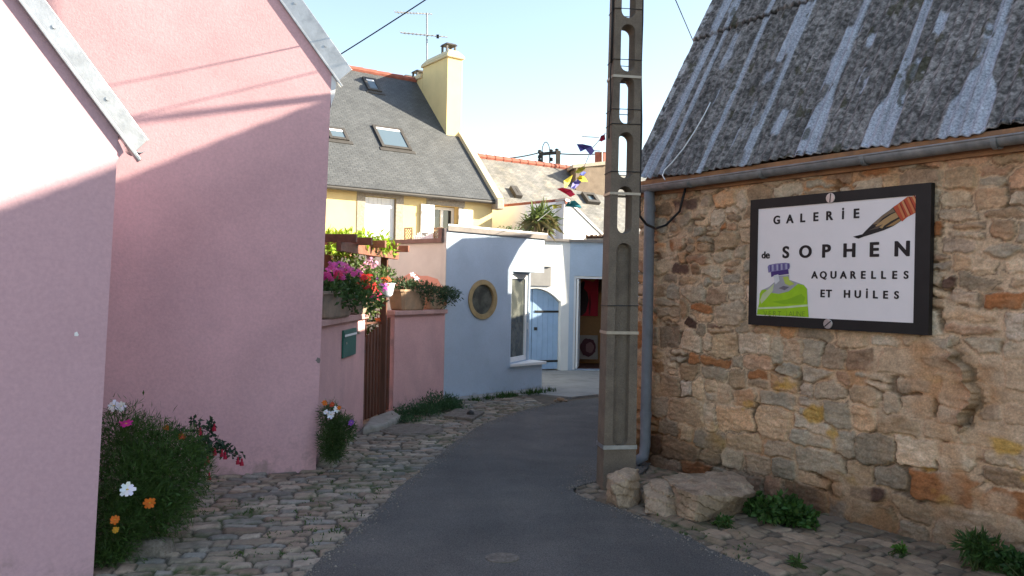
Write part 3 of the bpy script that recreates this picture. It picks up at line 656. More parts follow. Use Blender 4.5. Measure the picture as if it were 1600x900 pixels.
def cutter(mbx):
    me = bpy.data.meshes.new('c'); me.from_pydata([tuple(v) for v in mbx.v], [], mbx.f); b = bmesh.new(); b.from_mesh(me); bmesh.ops.recalc_face_normals(b, faces=b.faces); b.to_mesh(me); b.free()
    o = bpy.data.objects.new('c', me); COL.objects.link(o); return o
A0 = BLU.p(wl, 0, 0); C0 = BLU.p(BLUL, -.29, 0); cdv = (C0-A0).normalized(); cn = Vector((cdv.y, -cdv.x, 0))
c1 = MB(); c1.prism([Vector((q.x, q.y, zsill)) for q in (A0, BLU.p(BLUL+.3, .6, 0), BLU.p(BLUL+.3, -.29, 0), C0)][0:1]+[Vector((q.x, q.y, zsill)) for q in (A0+BLU.n*.3, BLU.p(BLUL+.3, .3, 0), BLU.p(BLUL+.3, -.29, 0), C0)], (0, 0, zhead-zsill))
CF = Fr(A0, cdv, cn); CL = (C0-A0).length
c2 = MB(); c2.fbox(CF, .04, CL-.04, -.9, .02, zsill+.05, zhead-.03)   # window opening in the chamfer
ps, pz = BLU.hit(754, 468); pr = .235
c3 = MB(); c3.tube([BLU.p(ps, .2, pz), BLU.p(ps, -.9, pz)], pr, 40)
c4 = MB(); c4.prism([BLU.p(s, n_, .12) for s, n_ in ((.40, -.20), (wl-.12, -.20), (wl-.1, -.45), (BLUL-.22, -.75), (BLUL-.22, -1.3), (1.25, -1.08))], (0, 0, 2.1))
boolean_cut(wall, [cutter(c) for c in (c4, c1, c2, c3)])
def rplan(off): return [BLU.p(.0, off, 0), BLU.p(BLUL+off, off, 0), BLU.p(BLUL+off, -1.5-off, 0), P01+Vector((0, off, 0))]
mb = MB(); mb.prism([Vector((q.x, q.y, BZ0-.048)) for q in rplan(.03)], (0, 0, .068)); part('coping', mb, M['grey_coping'], bl)
mb = MB(); mb.prism([Vector((q.x, q.y, BZ0+.0205)) for q in rplan(.033)], (0, 0, .025)); part('roof_edge', mb, M['whitepaint'], bl)
# porthole
mb = MB(); N = 48; vs = []; fs = []
prof = [(pr+.055, .002), (pr+.054, .018), (pr-.012, .019), (pr-.018, .012), (pr-.02, -.12)]
for r, nn_ in prof:
    for j in range(N): a = 2*math.pi*j/N; vs.append(BLU.p(ps+r*math.cos(a), nn_, pz+r*math.sin(a)))
for i in range(len(prof)-1):
    for j in range(N): fs.append((i*N+j, i*N+(j+1) % N, (i+1)*N+(j+1) % N, (i+1)*N+j))
mb.add(vs, fs); port = part('porthole', mb, M['ochre'], bl)
mb = MB(); mb.prism([BLU.p(ps+(pr-.019)*math.cos(a), -.03, pz+(pr-.019)*math.sin(a)) for a in [2*math.pi*j/N for j in range(N)]], BLU.n*.008); part('pane', mb, M['glassgrey'], port)
# corner window
def window(F, s0, s1, z0, z1, n, parent, fm, gm, fw=.06, dep=.06, mull=(), name='window'):
    mb = MB()
    mb.fbox(F, s0, s0+fw, n-dep, n, z0, z1); mb.fbox(F, s1-fw, s1, n-dep, n, z0, z1)
    mb.fbox(F, s0+fw, s1-fw, n-dep, n-.001, z0, z0+fw); mb.fbox(F, s0+fw, s1-fw, n-dep, n-.001, z1-fw, z1)
    for m_ in mull: mb.fbox(F, m_-fw*.5, m_+fw*.5, n-dep, n-.002, z0+fw, z1-fw)
    w_ = part(name, mb, fm, parent, bev=.004)
    mb = MB(); mb.fbox(F, s0+fw*.9, s1-fw*.9, n-dep*.6, n-dep*.45, z0+fw*.9, z1-fw*.9); part('pane', mb, gm, w_)
    return w_
cw = window(CF, .042, CL-.042, zsill+.052, zhead-.032, -.03, bl, M['whitepaint'], M['glassgrey'], fw=.075)
mb = MB()
for i in range(9): 
    x = .16+i*.035; mb.tube([CF.p(x+.004*math.sin(z*3+i), -.13-.015*(i % 2), z) for z in np.linspace(zsill+.1, zhead-.08, 8)], .020, 6)
part('curtain', mb, M['granite'], cw)
mb = MB(); mb.prism([Vector((q.x, q.y, zsill+.001)) for q in (A0+BLU.n*.05-BLU.x*.03, BLU.p(BLUL+.05, .05, 0), BLU.p(BLUL+.05, -.31, 0), C0)], (0, 0, .045)); part('sill', mb, M['whitepaint'], bl, bev=.006)
mb = MB(); mb.tube([CF.p(CL-.13, -.02, 1.05), CF.p(CL-.13, .02, 1.05), CF.p(CL-.13, .02, .95)], .009, 6); part('handle', mb, M['whitepaint'], cw)
mb = MB(); mb.fbox(BLU, .05, BLUL+.1, .003, .22, -.01, .045); part('plinth', mb, M['forecourt'], bl, bev=.01)

# salmon boundary wall behind the garden
SD = Vector((-1.0, .86, 0)).normalized(); SF = Fr(GD+Vector((-.012, .0, 0)), SD, (-SD.y, SD.x)) if False else Fr(GD+Vector((-.006, 0, 0)), SD, (-.86, -1.0))
sal = thing('boundary_wall', 'tall salmon boundary wall behind the flower boxes', 'wall', SF.p(0, 0, 0))
zc = SF.hit(650, 374)[1]; ss = SF.hit(691, 374)[0]
mb = MB(); mb.fbox(SF, ss+.001, 4.5, -.2, 0, -.05, zc-.06); mb.fbox(SF, .0, ss, -.2, -.001, -.05, BZ0-.01); part('wall', mb, M['salmon'], sal)
mb = MB(); mb.fbox(SF, ss-.03, 4.5, -.24, .05, zc-.059, zc); mb.fbox(SF, ss-.03, ss+.04, -.23, .04, zc+.001, BZ0-.012); part('coping', mb, M['brown_coping'], sal)
mb = MB(); pts = [(.0, .2), (2.2, .2), (2.2, 1.6), (1.75, 1.72), (1.5, 1.75), (1.3, 1.70), (1.0, 1.78), (.62, 1.98), (.5, 2.0), (.3, 1.78), (.12, 1.75), (0, 1.7)]
sm_ = [(SF.hit(x, y)) for x, y in ((698, 478), (615, 478), (615, 436), (628, 434), (640, 427), (648, 426), (656, 431), (668, 431), (684, 436), (690, 447), (698, 450))]
mb.prism([SF.p(s, .002, z) for s, z in sm_], SF.n*.003); part('orange_patch', mb, M['salmon_patch'], sal)  # more orange area low on the wall

# ------------------------------------------------------------------ white court annex, arched gate, open doorway
K = gnd(887, 580); WL = Fr(K, (-.93, -.37), (.37, -.93)); WR = Fr(K, (.995, .10), (.10, -.995))
wa = thing('white_annex', 'low white annex with an open glazed doorway behind the court', 'house', K)
WZ = WR.hit(890, 378)[1]
d0, zt = WR.hit(897, 431); d1, _ = WR.hit(941, 575); d1 = d0+.80; zb_ = .03
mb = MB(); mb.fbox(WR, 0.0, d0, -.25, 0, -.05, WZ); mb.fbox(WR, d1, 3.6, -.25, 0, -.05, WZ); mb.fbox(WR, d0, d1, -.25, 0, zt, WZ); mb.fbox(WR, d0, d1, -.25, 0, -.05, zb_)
part('wall', mb, M['blue'], wa, label='front wall with its bluish shade put into the colour')  # white annex wall coloured pale blue to hold its shade
mb = MB()
g0 = WL.hit(876, 500)[0]; g1 = WL.hit(828, 500)[0]; gz = WL.hit(855, 455)[1]
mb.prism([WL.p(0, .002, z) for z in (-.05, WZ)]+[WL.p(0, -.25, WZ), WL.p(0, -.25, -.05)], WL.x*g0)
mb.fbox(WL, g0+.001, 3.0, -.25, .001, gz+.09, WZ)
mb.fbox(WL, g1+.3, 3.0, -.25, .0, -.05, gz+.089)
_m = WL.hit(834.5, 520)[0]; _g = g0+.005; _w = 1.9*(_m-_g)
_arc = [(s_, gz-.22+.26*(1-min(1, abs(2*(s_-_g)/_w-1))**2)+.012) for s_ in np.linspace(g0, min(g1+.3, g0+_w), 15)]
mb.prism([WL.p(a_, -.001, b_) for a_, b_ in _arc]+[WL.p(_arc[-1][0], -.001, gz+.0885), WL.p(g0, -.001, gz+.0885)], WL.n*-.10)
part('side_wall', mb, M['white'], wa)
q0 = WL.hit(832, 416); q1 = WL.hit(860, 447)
mb = MB(); mb.fbox(WL, q1[0], q0[0]+.1, .002, .02, q1[1], q0[1]); part('niche_shade_panel', mb, M['niche_shade'], wa)  # flat panel; the shade of the niche is put into its grey
mb = MB(); mb.fbox(WL, q1[0], q0[0]+.1, .003, .05, q0[1]+.001, q0[1]+.04); part('ledge', mb, M['whitepaint'], wa)
mb = MB(); mb.fbox(WR, -.05, 3.7, -.3, .05, WZ+.001, WZ+.05); mb.fbox(WL, .051, 3.0, -.3, .05, WZ+.0015, WZ+.0495); part('coping', mb, M['grey_coping'], wa)
mb = MB(); mb.prism([Vector((q.x, q.y, WZ-.1)) for q in (WL.p(3.0, -.26, 0), WL.p(.1, -.26, 0), WR.p(3.6, -.26, 0), WR.p(3.6, -3, 0), WL.p(3.0, -3, 0))], (0, 0, .08)); part('flat_roof', mb, M['grey_coping'], wa)
# interior
mb = MB(); mb.fbox(WR, d0-.5, d1+1.2, -2.4, -.26, -.01, .028); part('floor', mb, M['floorwood'], wa)
mb = MB(); mb.fbox(WR, d0-.5, d1+1.2, -2.5, -2.41, .03, WZ-.11); mb.fbox(WR, d0-.6, d0-.51, -2.4, -.26, .03, WZ-.11); mb.fbox(WR, d1+1.21, d1+1.3, -2.4, -.26, .03, WZ-.11)
part('inside_wall', mb, M['interior'], wa)
mb = MB(); mb.fbox(WR, d0+.0, d0+.05, -.10, -.02, zb_, zt); mb.fbox(WR, d1-.06, d1, -.10, -.02, zb_, zt); mb.fbox(WR, d0+.05, d1-.06, -.10, -.021, zt-.05, zt)
part('door_frame', mb, M['whitepaint'], wa, bev=.004)
DF = Fr(WR.p(d0+.06, -.02, 0), WR.x*.25+(-WR.n)*1.0, WR.x*1-(-WR.n)*.25)
mb = MB(); mb.fbox(DF, 0, .06, 0, .04, zb_+.02, zt-.06); mb.fbox(DF, .58, .66, 0, .04, zb_+.02, zt-.06); mb.fbox(DF, .061, .579, .0, .039, zb_+.02, zb_+.12); mb.fbox(DF, .061, .579, 0, .039, zt-.14, zt-.06)
dr = part('door', mb, M['whitepaint'], wa, bev=.004)
mb = MB(); mb.fbox(DF, .059, .581, .015, .022, zb_+.12, zt-.14); part('pane', mb, M['glass'], dr)
mb = MB(); mb.tube([DF.p(.62, -.005, 1.0), DF.p(.62, -.05, 1.0), DF.p(.52, -.05, 1.0)], .01, 6); part('handle', mb, M['iron'], dr)
for z in (1.18, .98):
    mb = MB(); c = WR.p(d1-.03, -.0, z); mb.tube([c, c+WR.n*.05], [.055, .045], 14); part('door_knob' if z < 1 else 'lock', mb, M['iron'], wa)
# paintings seen through the doorway
IF = Fr(WR.p(0, -1.3, 0), WR.x, WR.n)
def ell(F, cs, cz, rs, rz, n_, k=24, ph=0, j=0, rnd=None): return [F.p(cs+rs*math.cos(t)*(1+(rnd.uniform(-j, j) if rnd else 0)), n_, cz+rz*math.sin(t)*(1+(rnd.uniform(-j, j) if rnd else 0))) for t in [2*math.pi*i/k+ph for i in range(k)]]
a0, az = IF.hit(903, 434); a1, bz = IF.hit(934, 494)
red = thing('painting', 'red abstract painting with dark forms hung inside the doorway', 'painting', IF.p(a0, 0, bz))
mb = MB(); mb.fbox(IF, a0, a1, -.04, 0, bz, az, col=(.62, .02, .045))
mb.fbox(IF, a0, a1, -.5, -.3, bz-1.2, az+.2, col=(.1, .05, .03)) if False else None
canvas = part('canvas', mb, M['plain'], red)
mb = MB(); W_ = a1-a0; Hh = az-bz
mb.prism([IF.p(a0+W_*x, .001, bz+Hh*y) for x, y in ((.0, .05), (.22, .0), (.42, .1), (.55, .42), (.47, .62), (.30, .72), (.34, .9), (.15, .92), (.0, .7))], IF.n*.002, col=(.05, .018, .02))
mb.prism([IF.p(a0+W_*x, .001, bz+Hh*y) for x, y in ((.55, .05), (.62, .02), (.66, .35), (.6, .6), (.56, .4))], IF.n*.002, col=(.16, .008, .012))
mb.prism([IF.p(a0+W_*x, .001, bz+Hh*y) for x, y in ((.05, .8), (.3, .95), (.75, .9), (.95, .98), (.0, .98))], IF.n*.003, col=(.5, .16, .05))
part('painted_shapes', mb, M['plain'], red)
mb = MB(); mb.fbox(IF, a0-.3, a1+.3, -.12, -.06, .03, bz+.5, col=(.48, .23, .09)); tag(part('cabinet', mb, M['plain'], None, bev=.01, loc=IF.p(a0, -.1, .03)), 'brown wooden panel below the red painting in the doorway', 'panel')
a0, az = IF.hit(904, 524, .1); a1, bz = IF.hit(934, 560, .1)
pt2 = thing('painting', 'pale painting with a round dark blot standing on the floor inside the doorway', 'painting', IF.p(a0, .1, bz-.02))
mb = MB(); mb.prism([IF.p(a0, .1, bz-.02), IF.p(a1, .1, bz-.02), IF.p(a1, .04, az), IF.p(a0, .04, az)], IF.n*-.03, col=(.46, .37, .31)); part('canvas', mb, M['plain'], pt2)
mb = MB(); rnd = random.Random(4); cs = (a0+a1)/2; cz = (az+bz)/2-.01
mb.prism(ell(IF, cs, cz, .17, .19, .106, 26, .2, .08, rnd), IF.n*.004, col=(.13, .035, .04)); mb.prism(ell(IF, cs+.03, cz, .09, .11, .111, 20, 0, .1, rnd), IF.n*.004, col=(.33, .16, .15)); part('painted_shapes', mb, M['plain'], pt2)
# arched blue gate
ag = thing('arched_gate', 'sky blue arched plank gate with black strap hinges', 'gate', WL.p(g0, -.12, 0))
def arch_leaf(sa, sb_, full0, full1, z0, ztop, rise):
    pts = [(sa, z0), (sb_, z0)]; n = 10
    for i in range(n+1):
        s_ = sb_+(sa-sb_)*i/n; t_ = (s_-full0)/(full1-full0); pts.append((s_, ztop+rise*(1-(2*t_-1)**2)))
    return pts
gA = g0+.005; gB = g1+.28; mid = WL.hit(834.5, 520)[0]
gb0, gb1 = gA, gA+(mid-gA)
mb = MB(); nb = 5
for i in range(nb):
    x0 = gb0+(mid-gb0)*i/nb+.002; x1 = gb0+(mid-gb0)*(i+1)/nb-.002; mb.prism([WL.p(s, -.14, z) for s, z in arch_leaf(x0, x1, gb0, gb0+2*(mid-gb0)*.95, .04, gz-.22, .26)], WL.n*.035)
lf = part('gate_leaf', mb, M['bluewood'], ag)
mb = MB()
for i in range(2):
    x0 = mid+.012+.14*i; x1 = x0+.136; mb.prism([WL.p(s, -.145, z) for s, z in arch_leaf(x0, x1, gb0, gb0+2*(mid-gb0), .04, gz-.22, .26)], WL.n*.035)
part('gate_leaf', mb, M['bluewood'], ag)
for z in (WL.hit(855, 487)[1], WL.hit(855, 565)[1]):
    mb = MB(); mb.fbox(WL, gb0-.02, gb0+.50, -.104, -.096, z-.02, z+.02); part('strap_hinge', mb, M['iron'], ag)
mb = MB(); z = WL.hit(840, 514)[1]; mb.fbox(WL, mid-.10, mid-.04, -.104, -.085, z-.03, z+.03); part('lock', mb, M['iron'], ag)

# upper white extension with red tile edge
UF0 = at(880, 378, 16.25); DU = Vector((-1.43, 1.6, 0)).normalized(); UL = Fr(UF0, DU, (-1.6, -1.43)); DV = Vector((1.6, 1.43, 0)).normalized(); UR = Fr(UF0, DV, (1.43, -1.6))
ue = thing('white_extension', 'white upper storey wall edged with red tiles above the court', 'house', UL.p(0, 0, 2.4))
zt_ = UL.hit(874, 315)[1]; lL = UL.hit(760, 340)[0]
mb = MB(); mb.fbox(UL, 0, lL, -.25, 0, 2.0, zt_); part('wall', mb, M['coolwhite'], ue)
tz = UR.hit(881, 314)[1]; ce, cz_ = UR.hit(938, 366)
mb = MB(); mb.prism([UR.p(s, 0, z) for s, z in ((.0, 2.0), (.0, tz), (.08, tz), (ce, cz_), (ce, 2.0))], UR.n*-.22); part('raking_wall', mb, M['white'], ue)
mb = MB(); mb.prism([UR.p(s, .03, z) for s, z in ((.02, tz+.0), (.02, tz+.05), (.10, tz+.045), (ce+.1, cz_+.0), (ce+.1, cz_-.05), (.1, tz-.01))], UR.n*-.30); part('raking_coping', mb, M['zinc'], ue)
mb = MB(); n = 14
for i in range(n):
    a = UL.p(lL*i/n-.02, -.08, zt_+.0); b = UL.p(lL*(i+1)/n+.01, -.08, zt_+.012); mb.tube([a, b], [.07, .06], 8)
part('ridge_tiles', mb, M['redtile'], ue)

# ------------------------------------------------------------------ yellow house
ED = Vector((.82, .57, 0)).normalized(); YE = at(766, 307, 17.0); YF = Fr(YE, -ED, (ED.y, -ED.x)); YZ = YE.z
yh = thing('yellow_house', 'yellow rendered house with slate roof, roof windows and tall chimney', 'house', YF.p(0, 0, 0))
up = (-YF.n+Vector((0, 0, 1.0))).normalized(); RN = YF.x.cross(up).normalized()
if RN.z < 0: RN = -RN
QR = 2.95
def rp(px, py, h=0): q = phit(px, py, YE+RN*h, RN)-(YE+RN*h); return q.dot(YF.x), q.dot(up)
def RP(s, t, h=0): return YE+YF.x*s+up*t+RN*h
RL = QR*math.sqrt(2)
M['slate'] = brickmat('slate_roof', (.092, .097, .101), (.76, .77, .78), (.50, .50, .50), .125, .058, axis=(tuple(YF.x), tuple(up)), mortar=.006, var=.18, rough=.55)
M['slate_old'] = brickmat('old_slate_roof', (.185, .182, .175), (.74, .75, .76), (.5, .5, .5), .13, .06, axis=(tuple(YF.x), tuple(up)), mortar=.005, var=.3, rough=.8, col2=(.29, .265, .22), c2scale=2.4)
# front wall with openings
w1a = YF.hit(618, 340)[0]; w1b = YF.hit(570, 340)[0]; w1z = YF.hit(594, 308)[1]
w2a = YF.hit(716, 340)[0]; w2b = YF.hit(676, 340)[0]; w2z = YF.hit(696, 322)[1]
WB = 1.75
mb = MB()
ztop = YZ-.02
mb.fbox(YF, .0, w2a, -.3, 0, -.05, ztop); mb.fbox(YF, w2b, w1a, -.3, 0, -.05, ztop); mb.fbox(YF, w1b, 9, -.3, 0, -.05, ztop)
for a, b, z in ((w2a, w2b, w2z), (w1a, w1b, w1z)): mb.fbox(YF, a, b, -.3, 0, z, ztop); mb.fbox(YF, a, b, -.3, 0, -.05, WB)
mb.prism([YF.p(.05, n_, z) for n_, z in ((0.001, YZ-.02), (-QR, YZ+QR-.1), (-QR-.2, YZ+QR-.1), (-QR*2, YZ), (-QR*2, -.05), (.001, -.05))], YF.x*-.11)
part('wall', mb, M['yellow'], yh)
mb = MB(); mb.fbox(YF, .2, 8.8, -2.5, -2.45, 1.0, YZ-.1); part('inside_wall', mb, M['interior'], yh)
mb = MB(); fw = .17
mb.fbox(YF, w1a-fw, w1a, -.1, .012, WB, w1z+.001); mb.fbox(YF, w1b, w1b+fw, -.1, .012, WB, w1z+.001); mb.fbox(YF, w1a-fw, w1b+fw, -.1, .013, w1z+.002, w1z+.18)
part('window_surround', mb, M['granite'], yh, bev=.006)
mb = MB(); mb.fbox(YF, w2a-.15, w2b+.15, -.1, .013, w2z+.002, w2z+.14); mb.fbox(YF, w2a-.12, w2a, -.1, .012, WB, w2z+.001); part('window_surround', mb, M['granite'], yh, bev=.006)
def shutter(F, s0, s1, z0, z1, n):
    mb = MB(); k = max(3, int(abs(s1-s0)/.09)); lo, hi = min(s0, s1), max(s0, s1)
    for i in range(k): mb.fbox(F, lo+(hi-lo)*i/k+.002, lo+(hi-lo)*(i+1)/k-.002, n, n+.03, z0, z1)
    for z in (z0+.15, z1-.2): mb.fbox(F, lo+.01, hi-.01, n+.031, n+.045, z, z+.07)
    return part('shutter', mb, M['whitepaint'], yh, bev=.003)
shutter(YF, w1a+.005, w1b-.005, WB, w1z-.01, -.08)
shutter(YF, YF.hit(677, 340)[0], YF.hit(656, 340)[0], WB, w2z+.0, .02)
shutter(YF, YF.hit(737, 340)[0], YF.hit(715, 340)[0], WB, w2z-.04, .02)
window(YF, w2a+.01, w2b-.01, WB, w2z-.01, -.15, yh, M['whitepaint'], M['glass'], mull=[(w2a+w2b)/2])
# roof
mb = MB()
mb.prism([RP(-.12, -.19, 0), RP(9, -.19, 0), RP(9, RL, 0), RP(-.12, RL, 0)], RN*.06); part('roof', mb, M['slate'], yh)
mb = MB(); mb.prism([YF.p(-.12, -2*QR-.1, YZ-.1), YF.p(-.12, -QR, YZ+QR-.02), YF.p(-.12, -QR, YZ+QR+.05), YF.p(-.12, -2*QR-.1, YZ-.02)], YF.x*9.1); part('roof', mb, M['slate_plain'], yh)
mb = MB(); mb.bar(RP(-.10, -.20, .09), RP(-.10, RL*.6, .09), .085, .05, up=RN); part('verge_coping', mb, M['yellowlight'], yh, bev=.01)
mb = MB(); c_ = RP(-.10, -.20, .0); mb.box(c_+Vector((0, 0, -.03)), YF.x*.09, YF.n*.12, Vector((0, 0, .11))); part('corbel', mb, M['granite'], yh, bev=.02)
mb = MB(); mb.tube([YF.p(-.15, .165, YZ-.14), YF.p(9, .165, YZ-.14)], .035, 8); part('gutter', mb, M['darkframe'], yh)
mb = MB(); n = 26
for i in range(n):
    a = RP(.0+8.8*i/n-.02, RL+.01, .05); b = RP(8.8*(i+1)/n, RL+.01, .05); mb.tube([a, b], [.085, .072], 10)
part('ridge_tiles', mb, M['redtile'], yh)
def skylight(parent, fn, PT, corners, h=.10, fm='darkframe'):
    pts = [fn(*c) for c in corners]; s0 = sum(p[0] for p in (pts[1], pts[2]))/2; s1 = sum(p[0] for p in (pts[0], pts[3]))/2; t1 = sum(p[1] for p in pts[:2])/2; t0 = sum(p[1] for p in pts[2:])/2
    if s0 > s1: s0, s1 = s1, s0
    mb = MB(); f = .07
    def rb(a, b, c, d, h0, h1): mb.prism([PT(a, c, h0), PT(b, c, h0), PT(b, d, h0), PT(a, d, h0)], RN*(h1-h0))
    rb(s0, s0+f, t0, t1, .061, h); rb(s1-f, s1, t0, t1, .061, h); rb(s0+f, s1-f, t0, t0+f, .061, h-.001); rb(s0+f, s1-f, t1-f, t1, .061, h-.001)
    rb(s0-.06, s1+.06, t0-.10, t0-.001, .061, .075)
    w_ = part('roof_window', mb, M[fm], parent, bev=.006)
    mb = MB(); rb(s0+f*.95, s1-f*.95, t0+f*.95, t1-f*.95, .075, .085); part('pane', mb, M['skyglass'], w_)
    mb = MB(); rb(s0+f*1.0, s1-f*1.0, t1-f*1.9, t1-f*1.0, .0855, .092); part('blind', mb, M['whitepaint'], w_)
skylight(yh, rp, RP, ((577, 199), (625, 207), (642, 239), (597, 235)))
skylight(yh, rp, RP, ((563, 125), (585, 128), (595, 148), (575, 145)))
skylight(yh, rp, RP, ((505, 203), (534, 205), (546, 224), (515, 222)))
# chimney
sL = None
q = phit(697, 217, YE, RN)-YE; cs1 = rp(697, 216)[0]; cs0 = rp(719, 218)[0]; ct = rp(708, 218)[1]; qf = ct/math.sqrt(2)
cfront = Fr(YE-YF.n*qf, YF.x, YF.n); cztop = cfront.hit(706, 88)[1]
side = Fr(YF.p(cs1, 0, 0), -YF.n, YF.x); qb, czb = side.hit(661, 100)
mb = MB(); mb.prism([YF.p(cs0, -n_, z) for n_, z in ((qf, YZ-.2), (qf, cztop), (qb, cztop), (qb, YZ-.2))], YF.x*(cs1-cs0)); chim = part('chimney', mb, M['yellow'], yh)
mb = MB(); o_ = .0
def capring(n0, n1, z):
    pts = []
    for dd, zz in ((.045, 0), (.045, .06), (-.07, .20)):
        pts.append([YF.p(cs0-dd, -n0+dd, z+zz), YF.p(cs1+dd, -n0+dd, z+zz), YF.p(cs1+dd, -n1-dd, z+zz), YF.p(cs0-dd, -n1-dd, z+zz)])
    for i in range(2): mb.hexa(pts[i], pts[i+1])
capring(qf, qb, cztop-.03); part('cap', mb, M['yellowlight'], chim, bev=.02)
qs, qz = side.hit(634, 118); 
mb = MB(); mb.prism([YF.p(cs0, -n_, z) for n_, z in ((qb+.01, YZ), (qb+.01, cztop-.26), (qb+1.3, cztop-.26), (qb+1.3, YZ))], YF.x*(cs1-cs0)); part('chimney', mb, M['yellow'], yh)
mb = MB(); mb.prism([YF.p(cs0-.04, -n_, z) for n_, z in ((qb+.05, cztop-.259), (qb+.05, cztop-.15), (qb+1.34, cztop-.15), (qb+1.34, cztop-.259))], YF.x*(cs1-cs0+.08)); part('chimney_cap', mb, M['yellowlight'], yh, bev=.02)
def cowl(c, parent, sz=.15, nm='chimney_cowl'):
    mb = MB()
    for i in (-1, 1):
        for j in (-1, 1): mb.box(c+YF.x*sz*.7*i+YF.n*sz*.7*j+Vector((0, 0, .07)), YF.x*.02, YF.n*.02, Vector((0, 0, .08)))
    mb.hexa([c+YF.x*a*sz+YF.n*b*sz+Vector((0, 0, .15)) for a, b in ((-1, -1), (1, -1), (1, 1), (-1, 1))], [c+YF.x*a*sz*.8+YF.n*b*sz*.8+Vector((0, 0, .19)) for a, b in ((-1, -1), (1, -1), (1, 1), (-1, 1))])
    part(nm, mb, M['darkframe'], parent)
cowl(YF.p((cs0+cs1)/2, -qf-.3, cztop+.165), chim)
for px in (627, 640):
    c = YF.p(rp(px, 115)[0]*.0+(cs0+cs1)/2+.0, -(qb+.55+(640-px)*.045), cztop-.15); cowl(c, yh)
# antenna
an = thing('antenna', 'thin double television antenna behind the tall yellow chimney', 'antenna', YF.p((cs0+cs1)/2, -qb-.3, cztop-.5))
ab = YF.p((cs0+cs1)/2, -qb-.35, cztop-.5); aY = ab.y; at_ = at(667, 20, aY); ab = Vector((at_.x+.04, aY, ab.z))
mb = MB(); mb.tube([ab, at_], .018, 8); part('mast', mb, M['zinc_dull'], an)
for (xa, ya, xb, yb) in ((617, 19, 675, 22), (626, 51, 699, 58)):
    mb = MB(); A_ = at(xa, ya, aY-.5); B_ = at(xb, yb, aY+.3); mb.tube([A_, B_], .012, 6)
    n = 12
    for i in range(n):
        c = A_.lerp(B_, (i+.5)/n); e_ = Vector((.45, .9, 0)).normalized()*(.20-.01*i); mb.tube([c-e_*.6, c+e_*.6], .006, 5)
    part('aerial', mb, M['zinc_dull'], an)
mb = MB(); c = at(684, 57, aY); mb.box(c, Vector((.03, 0, 0)), Vector((0, .03, 0)), Vector((0, 0, .04))); part('amplifier', mb, M['black'], an)

# terrace things behind the boundary wall
lt = thing('trellis', 'brown lattice trellis panels standing on the terrace behind the coping', 'trellis', SF.p(1.2, -.15, zc))
for (xa, xb) in ((632, 645), (678, 692)):
    s0_, s1_ = SF.hit(xb, 360, -.15)[0], SF.hit(xa, 360, -.15)[0]; z1_ = SF.hit(xa, 356, -.15)[1]+.0
    mb = MB(); mb.fbox(SF, s0_, s0_+.018, -.16, -.14, zc+.001, z1_); mb.fbox(SF, s1_-.018, s1_, -.16, -.14, zc+.001, z1_); mb.fbox(SF, s0_+.018, s1_-.018, -.16, -.14, z1_-.018, z1_)
    W_ = s1_-s0_; H_ = z1_-zc
    for k in range(-3, 5):
        for sg in (1, -1):
            p = [];
            x0 = s0_+k*.05
            a_ = (x0, zc) if sg > 0 else (x0, z1_); 
            b_ = (x0+H_, z1_) if sg > 0 else (x0+H_, zc)
            # clip to the panel
            def cl(P, Q):
                t0, t1 = 0, 1
                for lo, hi in ((s0_, s1_),):
                    dx = Q[0]-P[0]; ta = (lo-P[0])/dx; tb = (hi-P[0])/dx; t0 = max(t0, ta); t1 = min(t1, tb)
                return None if t0 >= t1 else ((P[0]+(Q[0]-P[0])*t0, P[1]+(Q[1]-P[1])*t0), (P[0]+(Q[0]-P[0])*t1, P[1]+(Q[1]-P[1])*t1))
            r_ = cl(a_, b_)
            if r_: mb.bar(SF.p(r_[0][0], -.15+.003*sg, r_[0][1]), SF.p(r_[1][0], -.15+.003*sg, r_[1][1]), .003, .005)
    part('panel', mb, M['lattice'], lt)
pf = thing('picket_fence', 'tiny white picket edging between the brown trellis panels', 'fence', SF.p(.6, -.15, zc))
mb = MB(); s0_, s1_ = SF.hit(677, 362, -.15)[0], SF.hit(646, 362, -.15)[0]; n = 11
for i in range(n):
    x = s0_+(s1_-s0_)*(i+.5)/n; hgt = .07+.03*math.sin(i*1.1); mb.prism([SF.p(x-.012, -.15, zc+.001), SF.p(x+.012, -.15, zc+.001), SF.p(x+.012, -.15, zc+hgt), SF.p(x, -.15, zc+hgt+.02), SF.p(x-.012, -.15, zc+hgt)], SF.n*.008)
mb.fbox(SF, s0_, s1_, -.152, -.1505, zc+.03, zc+.045); part('pickets', mb, M['whitepaint'], pf)

# ------------------------------------------------------------------ old slate roofed house behind
R1 = at(735, 246, 20.0); OF = Fr(R1, -ED, (ED.y, -ED.x)); OZ = R1.z
oh = thing('slate_house', 'old house with lichen covered slate roof and red ridge tiles', 'house', OF.p(0, 0, 0))
def OP(s, t, h=0): return Vector((R1.x, R1.y, OZ))+OF.x*s-up*t*-1*0+(OF.n-Vector((0, 0, 1))).normalized()*t+RN*h
dn = (OF.n-Vector((0, 0, 1))).normalized()
def OP(s, t, h=0): return Vector((R1.x, R1.y, OZ))+OF.x*s+dn*t+RN*h
def orp(px, py): q = phit(px, py, R1, RN)-R1; return q.dot(OF.x), q.dot(dn)
mb = MB(); mb.prism([OP(-6, 0), OP(3, 0), OP(3, 4.4), OP(-6, 4.4)], RN*.06); part('roof', mb, M['slate_old'], oh)
mb = MB(); mb.prism([OF.p(-5.9, n_, z) for n_, z in ((3.0, -.05), (3.0, OZ-3.02), (0, OZ-.03), (-3, OZ-3), (-3, -.05))], OF.x*8.8); part('wall', mb, M['white'], oh)
